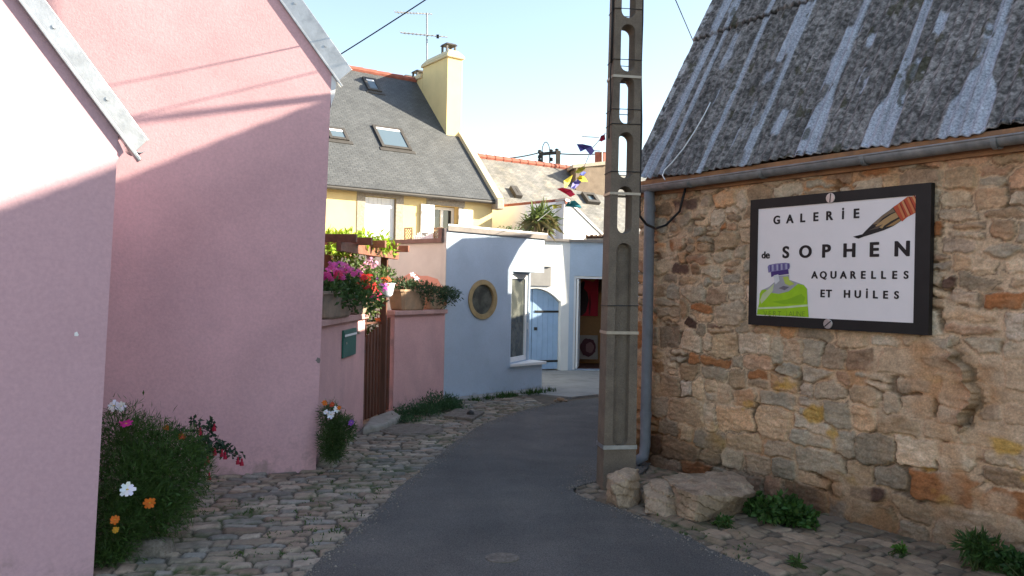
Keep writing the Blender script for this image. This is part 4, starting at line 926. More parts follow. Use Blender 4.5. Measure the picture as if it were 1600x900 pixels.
mb = MB(); mb.prism([OP(-6, -.02, -.0), OP(3, -.02, -.0), OF.p(3, -3.1, OZ-3), OF.p(-6, -3.1, OZ-3)], Vector((0, 0, .05))); part('roof', mb, M['slate_plain'], oh)
mb = MB(); n = 28
for i in range(n):
    a = OP(2.4-7.2*i/n, 0, .05); b = OP(2.4-7.2*(i+1)/n, 0, .05); mb.tube([a, b], [.09, .078], 8)
part('ridge_tiles', mb, M['redtile'], oh)
def skyl2(corners):
    pts = [orp(*c) for c in corners]; s = sorted(p[0] for p in pts); t = sorted(p[1] for p in pts); s0 = (s[0]+s[1])/2; s1_ = (s[2]+s[3])/2; t0 = (t[0]+t[1])/2; t1 = (t[2]+t[3])/2
    mb = MB(); f = .09
    def rb(a, b, c, d, h0, h1): mb.prism([OP(a, c, h0), OP(b, c, h0), OP(b, d, h0), OP(a, d, h0)], RN*(h1-h0))
    rb(s0, s0+f, t0, t1, .061, .16); rb(s1_-f, s1_, t0, t1, .061, .16); rb(s0+f, s1_-f, t0, t0+f, .061, .159); rb(s0+f, s1_-f, t1-f, t1, .061, .159)
    w_ = part('roof_window', mb, M['darkframe'], oh); mb = MB(); rb(s0+f, s1_-f, t0+f, t1-f, .08, .10); part('pane', mb, M['skyglass'], w_)
skyl2(((794, 298), (804, 298), (812, 313), (803, 313)))
skyl2(((906, 307), (924, 308), (934, 323), (915, 322)))
# neighbouring gable and pots
gn = thing('neighbour_chimney', 'weathered grey gable stack with two orange pots behind the slate roof', 'chimney', at(930, 300, 22.5))
c0 = at(900, 263, 21.0); c1_ = at(947, 257, 21.5); c2_ = at(946, 330, 22.9); c3_ = at(905, 300, 22.0)
mb = MB(); dpt = Vector((-.3, 1.6, 0)); mb.prism([c0, c1_, Vector((c1_.x, c1_.y, 2)), Vector((c0.x, c0.y, 2))], dpt); part('stack', mb, M['concrete'], gn)
mb = MB(); mb.prism([c0+Vector((-.08, -.05, .0)), c1_+Vector((.08, -.05, 0)), c1_+Vector((.08, -.05, .09)), c0+Vector((-.08, -.05, .09))], dpt*1.08); part('slab', mb, M['granite'], gn)
for px in (934, 941):
    c = at(px, 257, 21.9); mb = MB(); mb.lathe(c, [(.10, .0), (.085, .05), (.085, .30), (.10, .33)], 12); part('pot', mb, M['redtile'], gn)
# distant service pole
dpo = thing('utility_pole', 'distant utility pole with insulators rising over the red ridge', 'utility pole', at(872, 330, 26))
def dp_(x, y, Y=26): return at(x, y, Y)
mb = MB(); b_ = dp_(872, 300); t_ = dp_(872, 236); mb.bar(Vector((b_.x, b_.y, 0)), t_, .07, .09, up=Vector((0, 1, 0))); part('post', mb, M['concrete'], dpo)
mb = MB(); mb.bar(dp_(842, 241), dp_(876, 238), .035, .05); mb.bar(dp_(847, 237), dp_(847, 262), .03, .03, up=Vector((0, 1, 0))); mb.bar(dp_(859, 240), dp_(859, 262), .02, .02, up=Vector((0, 1, 0))); part('bracket', mb, M['iron'], dpo)
for x, y in ((843, 246), (843, 252), (843, 258), (850, 259), (861, 237), (870, 236), (843, 238), (861, 250)):
    mb = MB(); mb.lathe(dp_(x, y+2), [(.03, 0), (.07, .02), (.05, .06), (.07, .09), (.03, .12)], 8); part('insulator', mb, M['iron'], dpo)
mb = MB(); mb.tube([dp_(847+12*(.5-.5*math.cos(t)), 238-16*math.sin(t)) for t in np.linspace(0, math.pi, 12)], .015, 6); part('loop_wire', mb, M['cable'], dpo)
def sagline(a, b, sag, n=16): return [a.lerp(b, i/n)-Vector((0, 0, sag*4*(i/n)*(1-i/n))) for i in range(n+1)]
mb = MB(); mb.tube(sagline(dp_(730, 246, 25), dp_(845, 238), .12), .022, 6); mb.tube(sagline(dp_(872, 240), dp_(960, 238, 27), .05), .022, 6)
tag(part('overhead_cable', mb, M['cable'], None, loc=dp_(730, 246, 25)), 'far horizontal cable held by the distant utility pole', 'cable')
# thin mast with aerials left of the concrete pole
an2 = thing('antenna', 'faint thin antenna mast left of the concrete pole', 'antenna', dp_(940, 330, 21.5))
mb = MB(); mb.tube([dp_(941, 330, 21.5), dp_(941, 216, 21.5)], .02, 6); part('mast', mb, M['zinc'], an2)
mb = MB(); mb.tube([dp_(909, 213, 21.5), dp_(936, 215, 21.5)], .012, 5); part('aerial', mb, M['zinc_dull'], an2)
mb = MB(); mb.tube([dp_(920, 235, 21.5), dp_(938, 236, 21.5)], .012, 5); part('aerial', mb, M['zinc_dull'], an2)

# ------------------------------------------------------------------ unseen masses added behind the barn to shade the lane
hx = Vector((.57, .82, 0)).normalized()
hb = thing('shade_house', 'unseen stone house added beyond the barn, shaped to shade the blue annex', 'house', (3.3, 12, 0))
def blu_off(px, py, m=4.1):
    s_, z_ = BLU.hit(px, py); q = BLU.p(s_, 0, z_); h_ = Vector((math.cos(SUN_AZ), math.sin(SUN_AZ), math.tan(SUN_EL))); return q+h_*m
shp = [blu_off(*q) for q in ((793, 560), (794, 490), (795, 420), (812, 388), (829, 367), (722, 371.5), (704, 384))]  # outline projected from the shadow edge on the annex back towards the sun
zlow = -.05
poly = [Vector((shp[0].x, shp[0].y, zlow)), shp[1], shp[2], shp[3], shp[4], shp[5], shp[6]]
poly.append(Vector((shp[6].x, shp[6].y, zlow)))
mb = MB(); mb.prism(poly, Vector((BLU.x.y, -BLU.x.x, 0))*2.6); part('wall', mb, M['granite'], hb)
yw = thing('shade_wall', 'unseen high wall added beyond the barn to keep low sun off the court', 'wall', (4.3, 13, 0))
mb = MB(); mb.hexa([Vector((x, y, -.05)) for x, y in ((4.15, 12.35), (4.45, 12.3), (5.5, 17.4), (5.2, 17.4))], [Vector((x, y, 3.05)) for x, y in ((4.15, 12.35), (4.45, 12.3), (5.5, 17.4), (5.2, 17.4))]); part('wall', mb, M['granite'], yw)  # unseen wall, added to stop low sun reaching the court
sh = thing('shade_shed', 'unseen block added behind the barn to shade the garden wall', 'shade_blocker', (2.9, 9, 0))
mb = MB(); mb.hexa([Vector((x, y, -.05)) for x, y in ((2.75, 8.75), (4.4, 9.9), (4.4, 12.6), (2.75, 11.25))], [Vector((x, y, z)) for x, y, z in ((2.75, 8.75, 3.1), (4.4, 9.9, 3.5), (4.4, 12.6, 3.5), (2.75, 11.25, 3.1))]); part('wall', mb, M['granite'], sh)  # unseen block, added so the garden wall stays in shade

# ------------------------------------------------------------------ the gallery sign
c = [BF.hit(*q, .06) for q in ((1173, 313), (1455, 285), (1452, 524), (1170, 507))]
SA = (c[0][0]+c[3][0])/2; SB = (c[1][0]+c[2][0])/2; ZT = (c[0][1]+c[1][1])/2; ZB = (c[2][1]+c[3][1])/2
sg = thing('gallery_sign', 'framed gallery sign screwed to the rubble stone wall', 'sign', BF.p(SA, .05, ZB))
SN = .065
mb = MB(); fw = .075
mb.fbox(BF, SA, SB, .02, SN, ZT-fw, ZT); mb.fbox(BF, SA, SB, .02, SN, ZB, ZB+fw); mb.fbox(BF, SA, SA+fw, .02, SN-.0003, ZB+fw, ZT-fw); mb.fbox(BF, SB-fw*1.35, SB, .02, SN-.0003, ZB+fw, ZT-fw)
part('frame', mb, M['black'], sg)
mb = MB(); mb.fbox(BF, SA+fw-.001, SB-fw*1.35+.001, .012, SN-.006, ZB+fw-.001, ZT-fw+.001); part('panel', mb, M['signwhite'], sg)
PN = SN-.0055
mfont = mk('sign_lettering', (.012, .010, .011), .45, 0)
def cpx(x, y): return 1150+x/3.215, 260+y/3.215
def letters(name, items, mat, hgt_scale=1.0, bold=.022, zsq=1.0, thick=.045):
    """items: (char, crop x, crop y, crop cap height)"""
    mbx = MB()
    for ch_, cx, cy, hc in items:
        s_, z_ = BF.hit(*cpx(cx, cy), PN); s2, z2 = BF.hit(*cpx(cx, cy+hc), PN); H_ = abs(z_-z2)
        dotted = ch_ == 'i'
        cu = bpy.data.curves.new('t', 'FONT'); cu.body = 'I' if dotted else ch_; cu.size = 1; cu.offset = bold; cu.extrude = 0
        ob = bpy.data.objects.new('t', cu); COL.objects.link(ob); bpy.context.view_layer.update()
        me = bpy.data.meshes.new_from_object(ob.evaluated_get(bpy.context.evaluated_depsgraph_get()))
        vs = np.array([v.co[:] for v in me.vertices]); fs = [tuple(p.vertices) for p in me.polygons]
        bpy.data.objects.remove(ob, do_unlink=True); bpy.data.curves.remove(cu); bpy.data.meshes.remove(me)
        mn, mx = vs.min(0), vs.max(0); k = H_/(mx[1]-mn[1]) if ch_ not in 'Q' else H_*1.16/(mx[1]-mn[1])
        if ch_ == 'e': k = H_/(mx[1]-mn[1])
        yo = (mn[1]+mx[1])/2 if ch_ != 'Q' else mx[1]-(mx[1]-mn[1])/1.16*.5
        for ci, (ox, oz) in enumerate(((0, 0), (-1, 0), (1, 0), (0, 1), (0, -1)) if thick else ((0, 0),)):
            mbx.add([BF.p(s_+(v[0]-(mn[0]+mx[0])/2)*k*zsq+ox*H_*thick, PN+.0012+.00015*ci, z_+(v[1]-yo)*k+oz*H_*thick*.35) for v in vs], fs)
        if dotted: mbx.prism([BF.p(s_+H_*.14*math.cos(t), PN+.0012, z_+H_*.72+H_*.15*math.sin(t)) for t in [2*math.pi*i/16 for i in range(16)]], BF.n*.0006)
    return part(name, mbx, mat, sg)
def lin(x, x0, y0, x1, y1): return y0+(y1-y0)*(x-x0)/(x1-x0)
it = [(c_, x, lin(x, 205, 269, 606, 236), lin(x, 205, 42, 606, 46)) for c_, x in zip('GALER', (205, 271, 336, 402, 471))]+[('i', 538, 244, 42), ('E', 606, 236, 47)]
letters('lettering', it, mfont, bold=.018)
it = [('d', 139, 445, 34), ('e', 160, 450, 26)]+[(c_, x, lin(x, 251, 431, 835, 413), lin(x, 251, 60, 835, 76)) for c_, x in zip('SOPHEN', (251, 349, 455, 570, 696, 835))]
letters('lettering', it, mfont, bold=.018, zsq=1.05)
it = [(c_, x, 545, lin(x, 395, 36, 857, 40)) for c_, x in zip('AQUARELLES', (395, 439, 490, 540, 590, 640, 692, 742, 798, 855))]
letters('lettering', it, mfont, bold=.018)
it = [(c_, x, lin(x, 436, 638, 807, 646), 38) for c_, x in zip('ETHU', (436, 467, 558, 612))]+[('i', 658, 644, 36)]+[(c_, x, lin(x, 436, 638, 807, 646), 39) for c_, x in zip('LES', (701, 752, 807))]
letters('lettering', it, mfont, bold=.018)
def flat(mbx, pts, col, n_=PN+.001, t=.0006): mbx.prism([BF.p(*(lambda q: (q[0], n_, q[1]))(BF.hit(*cpx(x, y), PN))) for x, y in pts], BF.n*t, col=col)
mb = MB()
blk = (.02, .016, .015); tan = (.42, .25, .11); red_ = (.50, .075, .03); org = (.58, .19, .07)
flat(mb, [(588, 353), (607, 361), (625, 352), (648, 327), (685, 290), (735, 246), (775, 218), (790, 205), (810, 240), (832, 272), (790, 300), (740, 322), (690, 338), (645, 352), (615, 363)], blk)
flat(mb, [(685, 292), (735, 248), (775, 220), (789, 209), (800, 228), (770, 240), (735, 262), (712, 290)], (.20, .13, .08), PN+.0018)
flat(mb, [(700, 300), (740, 268), (780, 242), (803, 231), (818, 255), (780, 275), (745, 298), (735, 312)], tan, PN+.0018)
flat(mb, [(752, 305), (790, 282), (822, 262), (830, 271), (792, 297)], (.33, .18, .07), PN+.0024)
flat(mb, [(668, 322), (700, 305), (740, 290), (715, 312)], (.10, .07, .055), PN+.0024)
flat(mb, [(790, 204), (812, 190), (862, 152), (909, 151), (908, 230), (860, 255), (835, 277), (818, 255)], red_)
for k, (a, b) in enumerate((((812, 192), (842, 262)), ((832, 176), (866, 250)), ((858, 158), (893, 236)), ((884, 152), (907, 195)))):
    (x0, y0), (x1, y1) = a, b; wd = 9
    flat(mb, [(x0, y0), (x0+wd, y0-5), (x1+wd, y1-6), (x1, y1)], (.62, .27, .12) if k % 2 else org, PN+.0018)
    flat(mb, [(x0+wd+2, y0-5), (x0+wd+6, y0-7), (x1+wd+6, y1-9), (x1+wd+2, y1-7)], (.25, .02, .012), PN+.0020)
part('brush_picture', mb, M['plain'], sg)
mb = MB(); grn = (.30, .52, .015)
flat(mb, [(106, 744), (109, 715), (116, 690), (120, 640), (128, 622), (165, 606), (195, 580), (190, 552), (268, 545), (268, 570), (300, 580), (340, 595), (358, 615), (362, 700), (366, 758)], (.34, .33, .35))
flat(mb, [(106, 744), (109, 716), (117, 690), (120, 640), (130, 622), (150, 618), (172, 634), (215, 640), (265, 628), (312, 590), (342, 596), (357, 616), (360, 690), (366, 757)], grn, PN+.0018)
flat(mb, [(135, 640), (170, 612), (192, 588), (186, 625), (150, 668), (128, 690), (122, 672)], (.50, .55, .30), PN+.0024)
flat(mb, [(180, 680), (260, 668), (330, 640), (350, 660), (340, 688), (240, 692)], (.22, .42, .012), PN+.0022)
flat(mb, [(113, 708), (240, 704), (362, 693), (363, 703), (240, 713), (112, 717)], (.55, .62, .38), PN+.0026)
flat(mb, [(215, 612), (240, 600), (268, 606), (246, 622)], (.15, .13, .16), PN+.0025)
flat(mb, [(236, 556), (262, 552), (270, 572), (295, 590), (272, 600), (248, 590)], (.42, .50, .09), PN+.0025)
flat(mb, [(190, 548), (214, 542), (220, 575), (200, 592), (194, 580)], (.62, .61, .62), PN+.0025)
flat(mb, [(176, 520), (262, 505), (266, 540), (192, 550), (178, 556)], (.06, .03, .16), PN+.0022)
flat(mb, [(160, 505), (166, 495), (200, 488), (250, 484), (270, 487), (273, 500), (268, 516), (190, 528), (164, 534)], (.20, .17, .33), PN+.0026)
for i in range(9): x = 172+i*11.2; flat(mb, [(x, 496-i*1.0), (x+5, 495-i*1.0), (x+6, 526-i*1.4), (x+1, 527-i*1.4)], (.42, .40, .50) if i % 2 else (.09, .06, .2), PN+.0032)
part('paint_tube_picture', mb, M['plain'], sg)
mlet = mk('tube_lettering', (.14, .24, .02), .5, 0)
letters('lettering', [(c_, x, lin(x, 150, 739, 340, 741), 25) for c_, x in zip('VERTJAUNE', (148, 172, 196, 219, 255, 276, 297, 319, 341))], mlet, bold=-.008, thick=0).location += BF.n*.0022
for x, y, a in ((476, 159, 85), (463, 791, 40)):
    s_, z_ = BF.hit(*cpx(x, y), SN); mb = MB(); N = 24; r = .036
    mb.prism([BF.p(s_+r*math.cos(t), SN+.0005, z_+r*math.sin(t)) for t in [2*math.pi*i/N for i in range(N)]], BF.n*.006); sc_ = part('screw', mb, M['screw'], sg, bev=.002)
    mb = MB(); dx, dz = math.cos(R(a)), math.sin(R(a)); mb.prism([BF.p(s_+dx*u*.9*r-dz*v*.004, SN+.0066, z_+dz*u*.9*r+dx*v*.004) for u, v in ((-1, -1), (1, -1), (1, 1), (-1, 1))], BF.n*.0006); part('slot', mb, M['iron'], sc_)

# ------------------------------------------------------------------ concrete pole
PB = gnd(962, 762); PB = Vector((PB.x, PB.y, 0)); prot = R(9)
PXd = Vector((math.cos(prot), math.sin(prot), 0)); PNd = Vector((math.sin(prot), -math.cos(prot), 0))
PLN = Vector((.001, 0, 1))                                   # the pole leans very slightly
pole = thing('concrete_pole', 'tall perforated concrete pole beside the stone barn', 'utility pole', PB)
PH = 8.4
def pw(z): return .135-.0062*z
def pd(z): return .100-.004*z
def PP(x, n_, z): return PB+PXd*x+PNd*n_+PLN*z
def zpx(y): return phit(966, y, PB+PNd*.1, PNd).z
mb = MB(); vs = []
lv = [-.15, PH]
mb.hexa([PP(-pw(lv[0]), -pd(lv[0]), lv[0]), PP(pw(lv[0]), -pd(lv[0]), lv[0]), PP(pw(lv[0]), pd(lv[0]), lv[0]), PP(-pw(lv[0]), pd(lv[0]), lv[0])], [PP(-pw(PH), -pd(PH), PH), PP(pw(PH), -pd(PH), PH), PP(pw(PH), pd(PH), PH), PP(-pw(PH), pd(PH), PH)])
shaft = part('shaft', mb, M['concrete'], pole)
def capsule(z0, z1, hw, k=10):
    pts = []
    for i in range(k+1): a = math.pi*i/k; pts.append((hw*math.cos(a), z1-hw+hw*math.sin(a)))
    for i in range(k+1): a = math.pi+math.pi*i/k; pts.append((hw*math.cos(a), z0+hw+hw*math.sin(a)))
    return pts
cuts = []
def capcut(z0, z1, w0, w1, n0, n1):
    c0 = capsule(z0, z1, w0); c1 = capsule(z0+(w0-w1), z1-(w0-w1), w1); m = len(c0); mb = MB()
    mb.add([PP(x, n0, z) for x, z in c0]+[PP(x, n1, z) for x, z in c1], [tuple(range(m)), tuple(range(2*m-1, m-1, -1))]+[(i, (i+1) % m, m+(i+1) % m, m+i) for i in range(m)])
    return cutter(mb)
hp = [(292, 363), (207, 276), (120, 191), (37, 108), (-52, 24), (-150, -70), (-255, -170), (-370, -275), (-495, -390), (-630, -515)]
for (ya, yb) in hp:
    z1_, z0_ = zpx(ya), zpx(yb)
    if z1_ > PH-.2: break
    cuts.append(capcut(z0_-.02, z1_+.02, .070, .048, .14, .035)); cuts.append(capcut(z0_, z1_, .050, .048, .05, -.15)); cuts.append(capcut(z0_-.02, z1_+.02, .068, .050, -.14, -.035))
zg1, zg0 = zpx(377), zpx(700); cuts.append(capcut(zg0, zg1, .074, .054, .16, .045))
boolean_cut(shaft, cuts)
b = shaft.modifiers.new('bevel', 'BEVEL'); b.width = .008; b.segments = 2; b.limit_method = 'ANGLE'; b.angle_limit = R(50)
for y, m_, hh in ((118, 'strap', .010), (302, 'strap', .010), (520, 'strap', .012), (699, 'zinc', .016)):
    z = zpx(y); mb = MB(); a = pw(z)+.004; dd = pd(z)+.004
    for (x0, x1, n0, n1) in ((-a, a, dd, dd+.003), (-a, a, -dd-.003, -dd), (-a-.003, -a, -dd, dd), (a, a+.003, -dd, dd)): mb.hexa([PP(x0, n0, z-hh), PP(x1, n0, z-hh), PP(x1, n1, z-hh), PP(x0, n1, z-hh)], [PP(x0, n0, z+hh), PP(x1, n0, z+hh), PP(x1, n1, z+hh), PP(x0, n1, z+hh)])
    part('strap', mb, M[m_], pole)
for y in (12, 92, 170, 193, 268, 478):
    z = zpx(y); mb = MB(); a = pw(z)+.004; dd = pd(z)+.004
    mb.tube([PP(-a, dd, z), PP(a, dd, z+.004), PP(a, -dd, z), PP(-a, -dd, z), PP(-a, dd, z)], .0035, 5); part('tie_wire', mb, M['cable'], pole)
zz = zpx(250)
mb = MB(); pts = [PP(pw(z)+.014+.004*math.sin(z*7), .045+.01*math.sin(z*3), z) for z in np.linspace(PH-.1, zpx(335), 40)]
e1 = BF.p(*[(lambda q: (q[0], .05, q[1]))(BF.hit(1040, 352, .05))][0]); e2 = BF.p(*[(lambda q: (q[0], .05, q[1]))(BF.hit(1062, 330, .05))][0]); e3 = BF.p(*[(lambda q: (q[0], .06, q[1]))(BF.hit(1071, 294, .06))][0])
p0 = pts[-1]
pts += [p0.lerp(e1, .25)+Vector((0, 0, -.05)), p0.lerp(e1, .6)+Vector((0, 0, -.06)), e1, e2, e3]
mb.tube(pts, .011, 7); tag(part('supply_cable', mb, M['cable'], None, smooth=True, loc=PP(pw(0), .05, 0)), 'black supply cable running down the concrete pole and looping to the barn gutter', 'cable')
mb = MB(); mb.tube([PP(-pw(z)-.012, .05, z) for z in np.linspace(PH-.1, zpx(96), 20)], .010, 6); mb.tube([PP(-pw(z)-.012-.004*math.sin(i), .05, z) for i, z in enumerate(np.linspace(zpx(96), zpx(215), 10))], .006, 6)
tag(part('supply_cable', mb, M['cable'], None, smooth=True, loc=PP(-pw(0), .05, 0)), 'thin black cable down the left edge of the concrete pole', 'cable')
# overhead service wires
def wire(name_label, a, b, r, sag=.05):
    mb = MB(); mb.tube(sagline(Vector(a), Vector(b), sag), r, 6); tag(part('overhead_cable', mb, M['cable'], None, loc=a), name_label, 'cable', 'overhead service cables')
def w2(px, py): s_, z_ = P2F.hit(px, py); return P2F.p(s_, 0, z_)
hs = Vector((math.cos(SUN_AZ), math.sin(SUN_AZ), math.tan(SUN_EL)))
wire('overhead wire crossing the sky from the taller pink house to the concrete pole', at(527, 88, 7.1), PP(-.05, 0, 5.05), .0055, .03)
a_, b_ = w2(508, 152)+hs*2.25, w2(225, 187)+hs*5.2; dv = b_-a_
wire('thick overhead cable from the concrete pole towards the barn ridge, out of the picture', a_-dv*.03, b_+dv*.8, .022, .0)
wire('overhead wire slanting down from the pole behind the barn roof edge', PP(.1, -.1, 4.75), at(1084, 66, 9.2)+(at(1084, 66, 9.2)-PP(.1, -.1, 4.75))*.25, .0055, .0)
# cord lying on the barn roof
mb = MB(); e_, d_, n_ = roof_pt(BF, 0, 0, 0)
cp = [(1110, 160), (1100, 180), (1085, 206), (1068, 232), (1050, 254), (1038, 266), (1035, 274), (1039, 281)]
mb.tube([phit(x, y, e_+n_*.03, n_) for x, y in cp], .0055, 6); tag(part('cord', mb, M['whitepaint'], None, smooth=True, loc=phit(1068, 232, e_+n_*.03, n_)), 'white cord hanging loose on the corrugated barn roof', 'cord')

# ------------------------------------------------------------------ bunting
bt = thing('bunting', 'string of coloured pennants fluttering left of the concrete pole', 'bunting', at(915, 260, 9))
cols = {'purple': (.20, .19, .55), 'red': (.60, .03, .09), 'yellow': (.70, .62, .10), 'teal': (.05, .34, .38), 'blue': (.12, .16, .58)}
st0 = at(946, 208, 6.9); ends = [(946, 208, 6.9), (925, 232, 7.8), (912, 262, 8.6), (900, 283, 9.2), (895, 302, 9.8), (890, 318, 10.4), (866, 324, 11.4), (840, 345, 13)]
mb = MB(); mb.tube([at(*e_) for e_ in ends], .004, 5); part('string', mb, M['whitepaint'], bt)
def flag(px, py, Y, cname, pts, lab=None):
    """pts: outline in photo pixels relative to px,py; the cloth is bent in depth"""
    bm = bmesh.new(); mb = MB(); k = len(pts); c_ = at(px, py, Y); P_ = [at(px+x, py+y, Y+.05*math.sin(x*.35)+.04*math.cos(y*.4)) for x, y in pts]
    cen = sum(P_, Vector())/k+Vector((0, .03, 0)); th_ = Vector((0, .004, 0))
    vs = P_+[cen]+[p+th_ for p in P_]+[cen+th_]
    fs = [(i, (i+1) % k, k) for i in range(k)]+[(k+1+(i+1) % k, k+1+i, 2*k+1) for i in range(k)]+[((i+1) % k, i, k+1+i, k+1+(i+1) % k) for i in range(k)]
    mb.add(vs, fs, col=cols[cname]); part('pennant', mb, M['petal'], bt, label=cname+' pennant')
flag(914, 232, 7.8, 'purple', ((-13, -7), (-4, -7), (10, -4), (15, 4), (9, 11), (3, 1), (-2, 0), (-7, 5)))
flag(941, 216, 6.9, 'red', ((-5, 4), (-2, -4), (4, -6), (5, 2), (-1, 5)))
flag(907, 264, 8.6, 'yellow', ((-9, 6), (-4, -1), (6, -5), (8, -1), (3, 4), (-3, 7)))
flag(911, 278, 9.0, 'yellow', ((-11, 0), (-2, -5), (4, 0), (8, 6), (-2, 6)))
flag(901, 285, 9.2, 'purple', ((-9, 9), (-6, 0), (2, -6), (9, -3), (4, 3), (-3, 10)))
flag(911, 269, 8.7, 'blue', ((-6, 4), (0, -1), (5, 0), (0, 6)))
flag(887, 284, 9.6, 'yellow', ((-6, -2), (8, -11), (4, 0), (-2, 9), (-5, 9)))
flag(884, 300, 9.8, 'red', ((-14, -5), (-6, -7), (8, -4), (15, 4), (7, 8), (0, 3)))
flag(896, 320, 10.4, 'teal', ((-14, 3), (-8, -5), (2, -7), (10, 0), (13, 5), (2, 4), (-8, 3)))
flag(871, 323, 11.2, 'yellow', ((-8, -2), (7, -4), (6, 2), (2, 1), (-6, 4)))

# ------------------------------------------------------------------ boulders
def boulder(name, label, c, rad, seed, squash=(1, 1, 1), rot=0, fz=0):
    bm = bmesh.new(); bmesh.ops.create_icosphere(bm, subdivisions=5, radius=1); rr = random.Random(seed)
    planes = [(Vector((rr.gauss(0, 1), rr.gauss(0, 1), rr.gauss(.15, .8))).normalized(), rr.uniform(.56, .92)) for _ in range(15)]
    planes.append((Vector((.12, -.1, 1)).normalized(), fz or .7))
    import mathutils.noise as mn
    for v in bm.verts:
        p = v.co.copy()
        for _ in range(2):
            for pn, dd in planes:
                e_ = p.dot(pn)-dd
                if e_ > 0: p -= pn*e_*.93
        p += v.co.normalized()*(mn.fractal(p*2.6+Vector((seed, 0, 0)), 1, 2, 5)*.055+mn.noise(p*11+Vector((0, seed, 0)))*.018+abs(mn.noise(p*4+Vector((seed, 3, 0))))*-.05)
        v.co = p
    Rm = Matrix.Rotation(rot, 3, 'Z')
    for v in bm.verts: v.co = Rm @ Vector((v.co.x*rad*squash[0], v.co.y*rad*squash[1], v.co.z*rad*squash[2]))
    me = bpy.data.meshes.new(name); bm.to_mesh(me); bm.free(); me.polygons.foreach_set('use_smooth', [True]*len(me.polygons))
    o = link(name, me, M['boulder']); o.location = c; WLOC[o.name] = Vector(c); tag(o, label, 'rock')
    me.set_sharp_from_angle(angle=R(38)); return o
def hull_rock(name, label, pts, seed, grp):
    import mathutils.noise as mn
    bm = bmesh.new(); P_ = [at(*p) if len(p) == 3 else gnd(*p) for p in pts]; cen = sum(P_, Vector())/len(P_); cen.z = 0
    for p in P_: bm.verts.new(p-cen)
    r_ = bmesh.ops.convex_hull(bm, input=bm.verts[:]); bmesh.ops.delete(bm, geom=[g for g in r_['geom_interior'] if isinstance(g, bmesh.types.BMVert)], context='VERTS')
    bmesh.ops.triangulate(bm, faces=bm.faces[:])
    for _ in range(5): bmesh.ops.subdivide_edges(bm, edges=[e for e in bm.edges if e.calc_length() > .022], cuts=1, use_grid_fill=True); bmesh.ops.triangulate(bm, faces=bm.faces[:])
    for _ in range(2): bmesh.ops.smooth_vert(bm, verts=bm.verts, factor=.5, use_axis_x=True, use_axis_y=True, use_axis_z=True)
    bm.normal_update(); nn_ = [v.normal.copy() for v in bm.verts]
    for v, n_ in zip(bm.verts, nn_):
        p = v.co*5+Vector((seed*3.1, 0, 0)); st_ = mn.fractal(v.co*9+Vector((seed, 1, 0)), 1, 2, 4)
        ledge = math.floor((v.co.z+.4*v.co.x+.03*mn.noise(v.co*6))*14)/14.-(v.co.z+.4*v.co.x)
        v.co += n_*(mn.noise(p)*.022+st_*.010+ledge*.20)
    me = bpy.data.meshes.new(name); bm.to_mesh(me); bm.free(); me.polygons.foreach_set('use_smooth', [True]*len(me.polygons)); me.set_sharp_from_angle(angle=R(32))
    o = link(name, me, M['boulder']); o.location = cen; WLOC[o.name] = cen; return tag(o, label, 'rock', grp)
GRK = 'boulders at the foot of the barn wall'
hull_rock('boulder', 'small upright boulder at the foot of the concrete pole', [(949, 742, 6.0), (974, 727, 6.05), (999, 733, 6.1), (1001, 760, 6.0), (952, 757, 5.85), (985, 748, 5.85), (947, 785), (968, 797), (1000, 790), (1003, 770), (955, 775), (990, 735, 6.3), (960, 740, 6.25)], 4, GRK)
hull_rock('boulder', 'pale broken boulder wedged between the small upright boulder and the large flat one', [(1003, 757, 5.95), (1030, 744, 6.05), (1058, 752, 6.0), (1066, 780, 5.75), (1006, 775, 5.8), (1005, 804), (1038, 812), (1064, 806), (1062, 780), (1005, 785), (1045, 760, 5.75)], 12, GRK)
hull_rock('boulder', 'large flat topped boulder against the stone wall', [(1035, 744, 6.0), (1075, 735, 6.2), (1120, 736, 6.25), (1166, 741, 6.05), (1181, 768, 5.75), (1160, 776, 5.55), (1090, 772, 5.45), (1060, 764, 5.6), (1058, 808), (1085, 818), (1150, 806), (1178, 796), (1172, 770), (1060, 775)], 27, GRK)

# ------------------------------------------------------------------ covers, slabs
def ground_disc(px, py, rx, ry, z0, z1, rot=0, k=40, jit=0):
    c_ = gnd(px, py); mb = MB(); rr = random.Random(px)
    mb.prism([Vector((c_.x+rx*math.cos(t)*math.cos(rot)-ry*math.sin(t)*math.sin(rot), c_.y+rx*math.cos(t)*math.sin(rot)+ry*math.sin(t)*math.cos(rot), z0)) for t in [2*math.pi*i/k for i in range(k)]], (0, 0, z1-z0)); return mb, c_
mb, c_ = ground_disc(643, 674, .31, .31, -.01, .032); o = thing('manhole_cover', 'round worn manhole cover in the cobbles before the gate', 'manhole cover', c_); part('cover', mb, M['cast'], o, bev=.008)
mb, c_ = ground_disc(643, 674, .35, .35, -.01, .026); part('rim', mb, M['cast'], o, bev=.008)
a = [gnd(x, y) for x, y in ((693, 655), (738, 660), (757, 648), (712, 643))]
o = thing('drain_cover', 'rectangular flagstone drain cover in the cobbles by the pale blue house', 'drain cover', a[0]); mb = MB(); mb.prism([Vector((q.x, q.y, -.01)) for q in a], (0, 0, .055)); part('slab', mb, M['cast'], o, bev=.01)
mb = MB(); mb.lathe(gnd(735, 653)+Vector((0, 0, .045)), [(.05, 0), (.04, .03), (.01, .05)], 8); part('lifting_knob', mb, M['iron'], o)
mb, c_ = ground_disc(785, 878, .10, .085, .012, .0265); o = tag(part('valve_cover', mb, M['cast'], None, loc=c_), 'small oval metal cover set in the asphalt', 'valve cover')
bm = bmesh.new(); a = [gnd(x, y) for x, y in ((566, 681), (603, 674), (627, 660), (612, 651), (578, 664))]
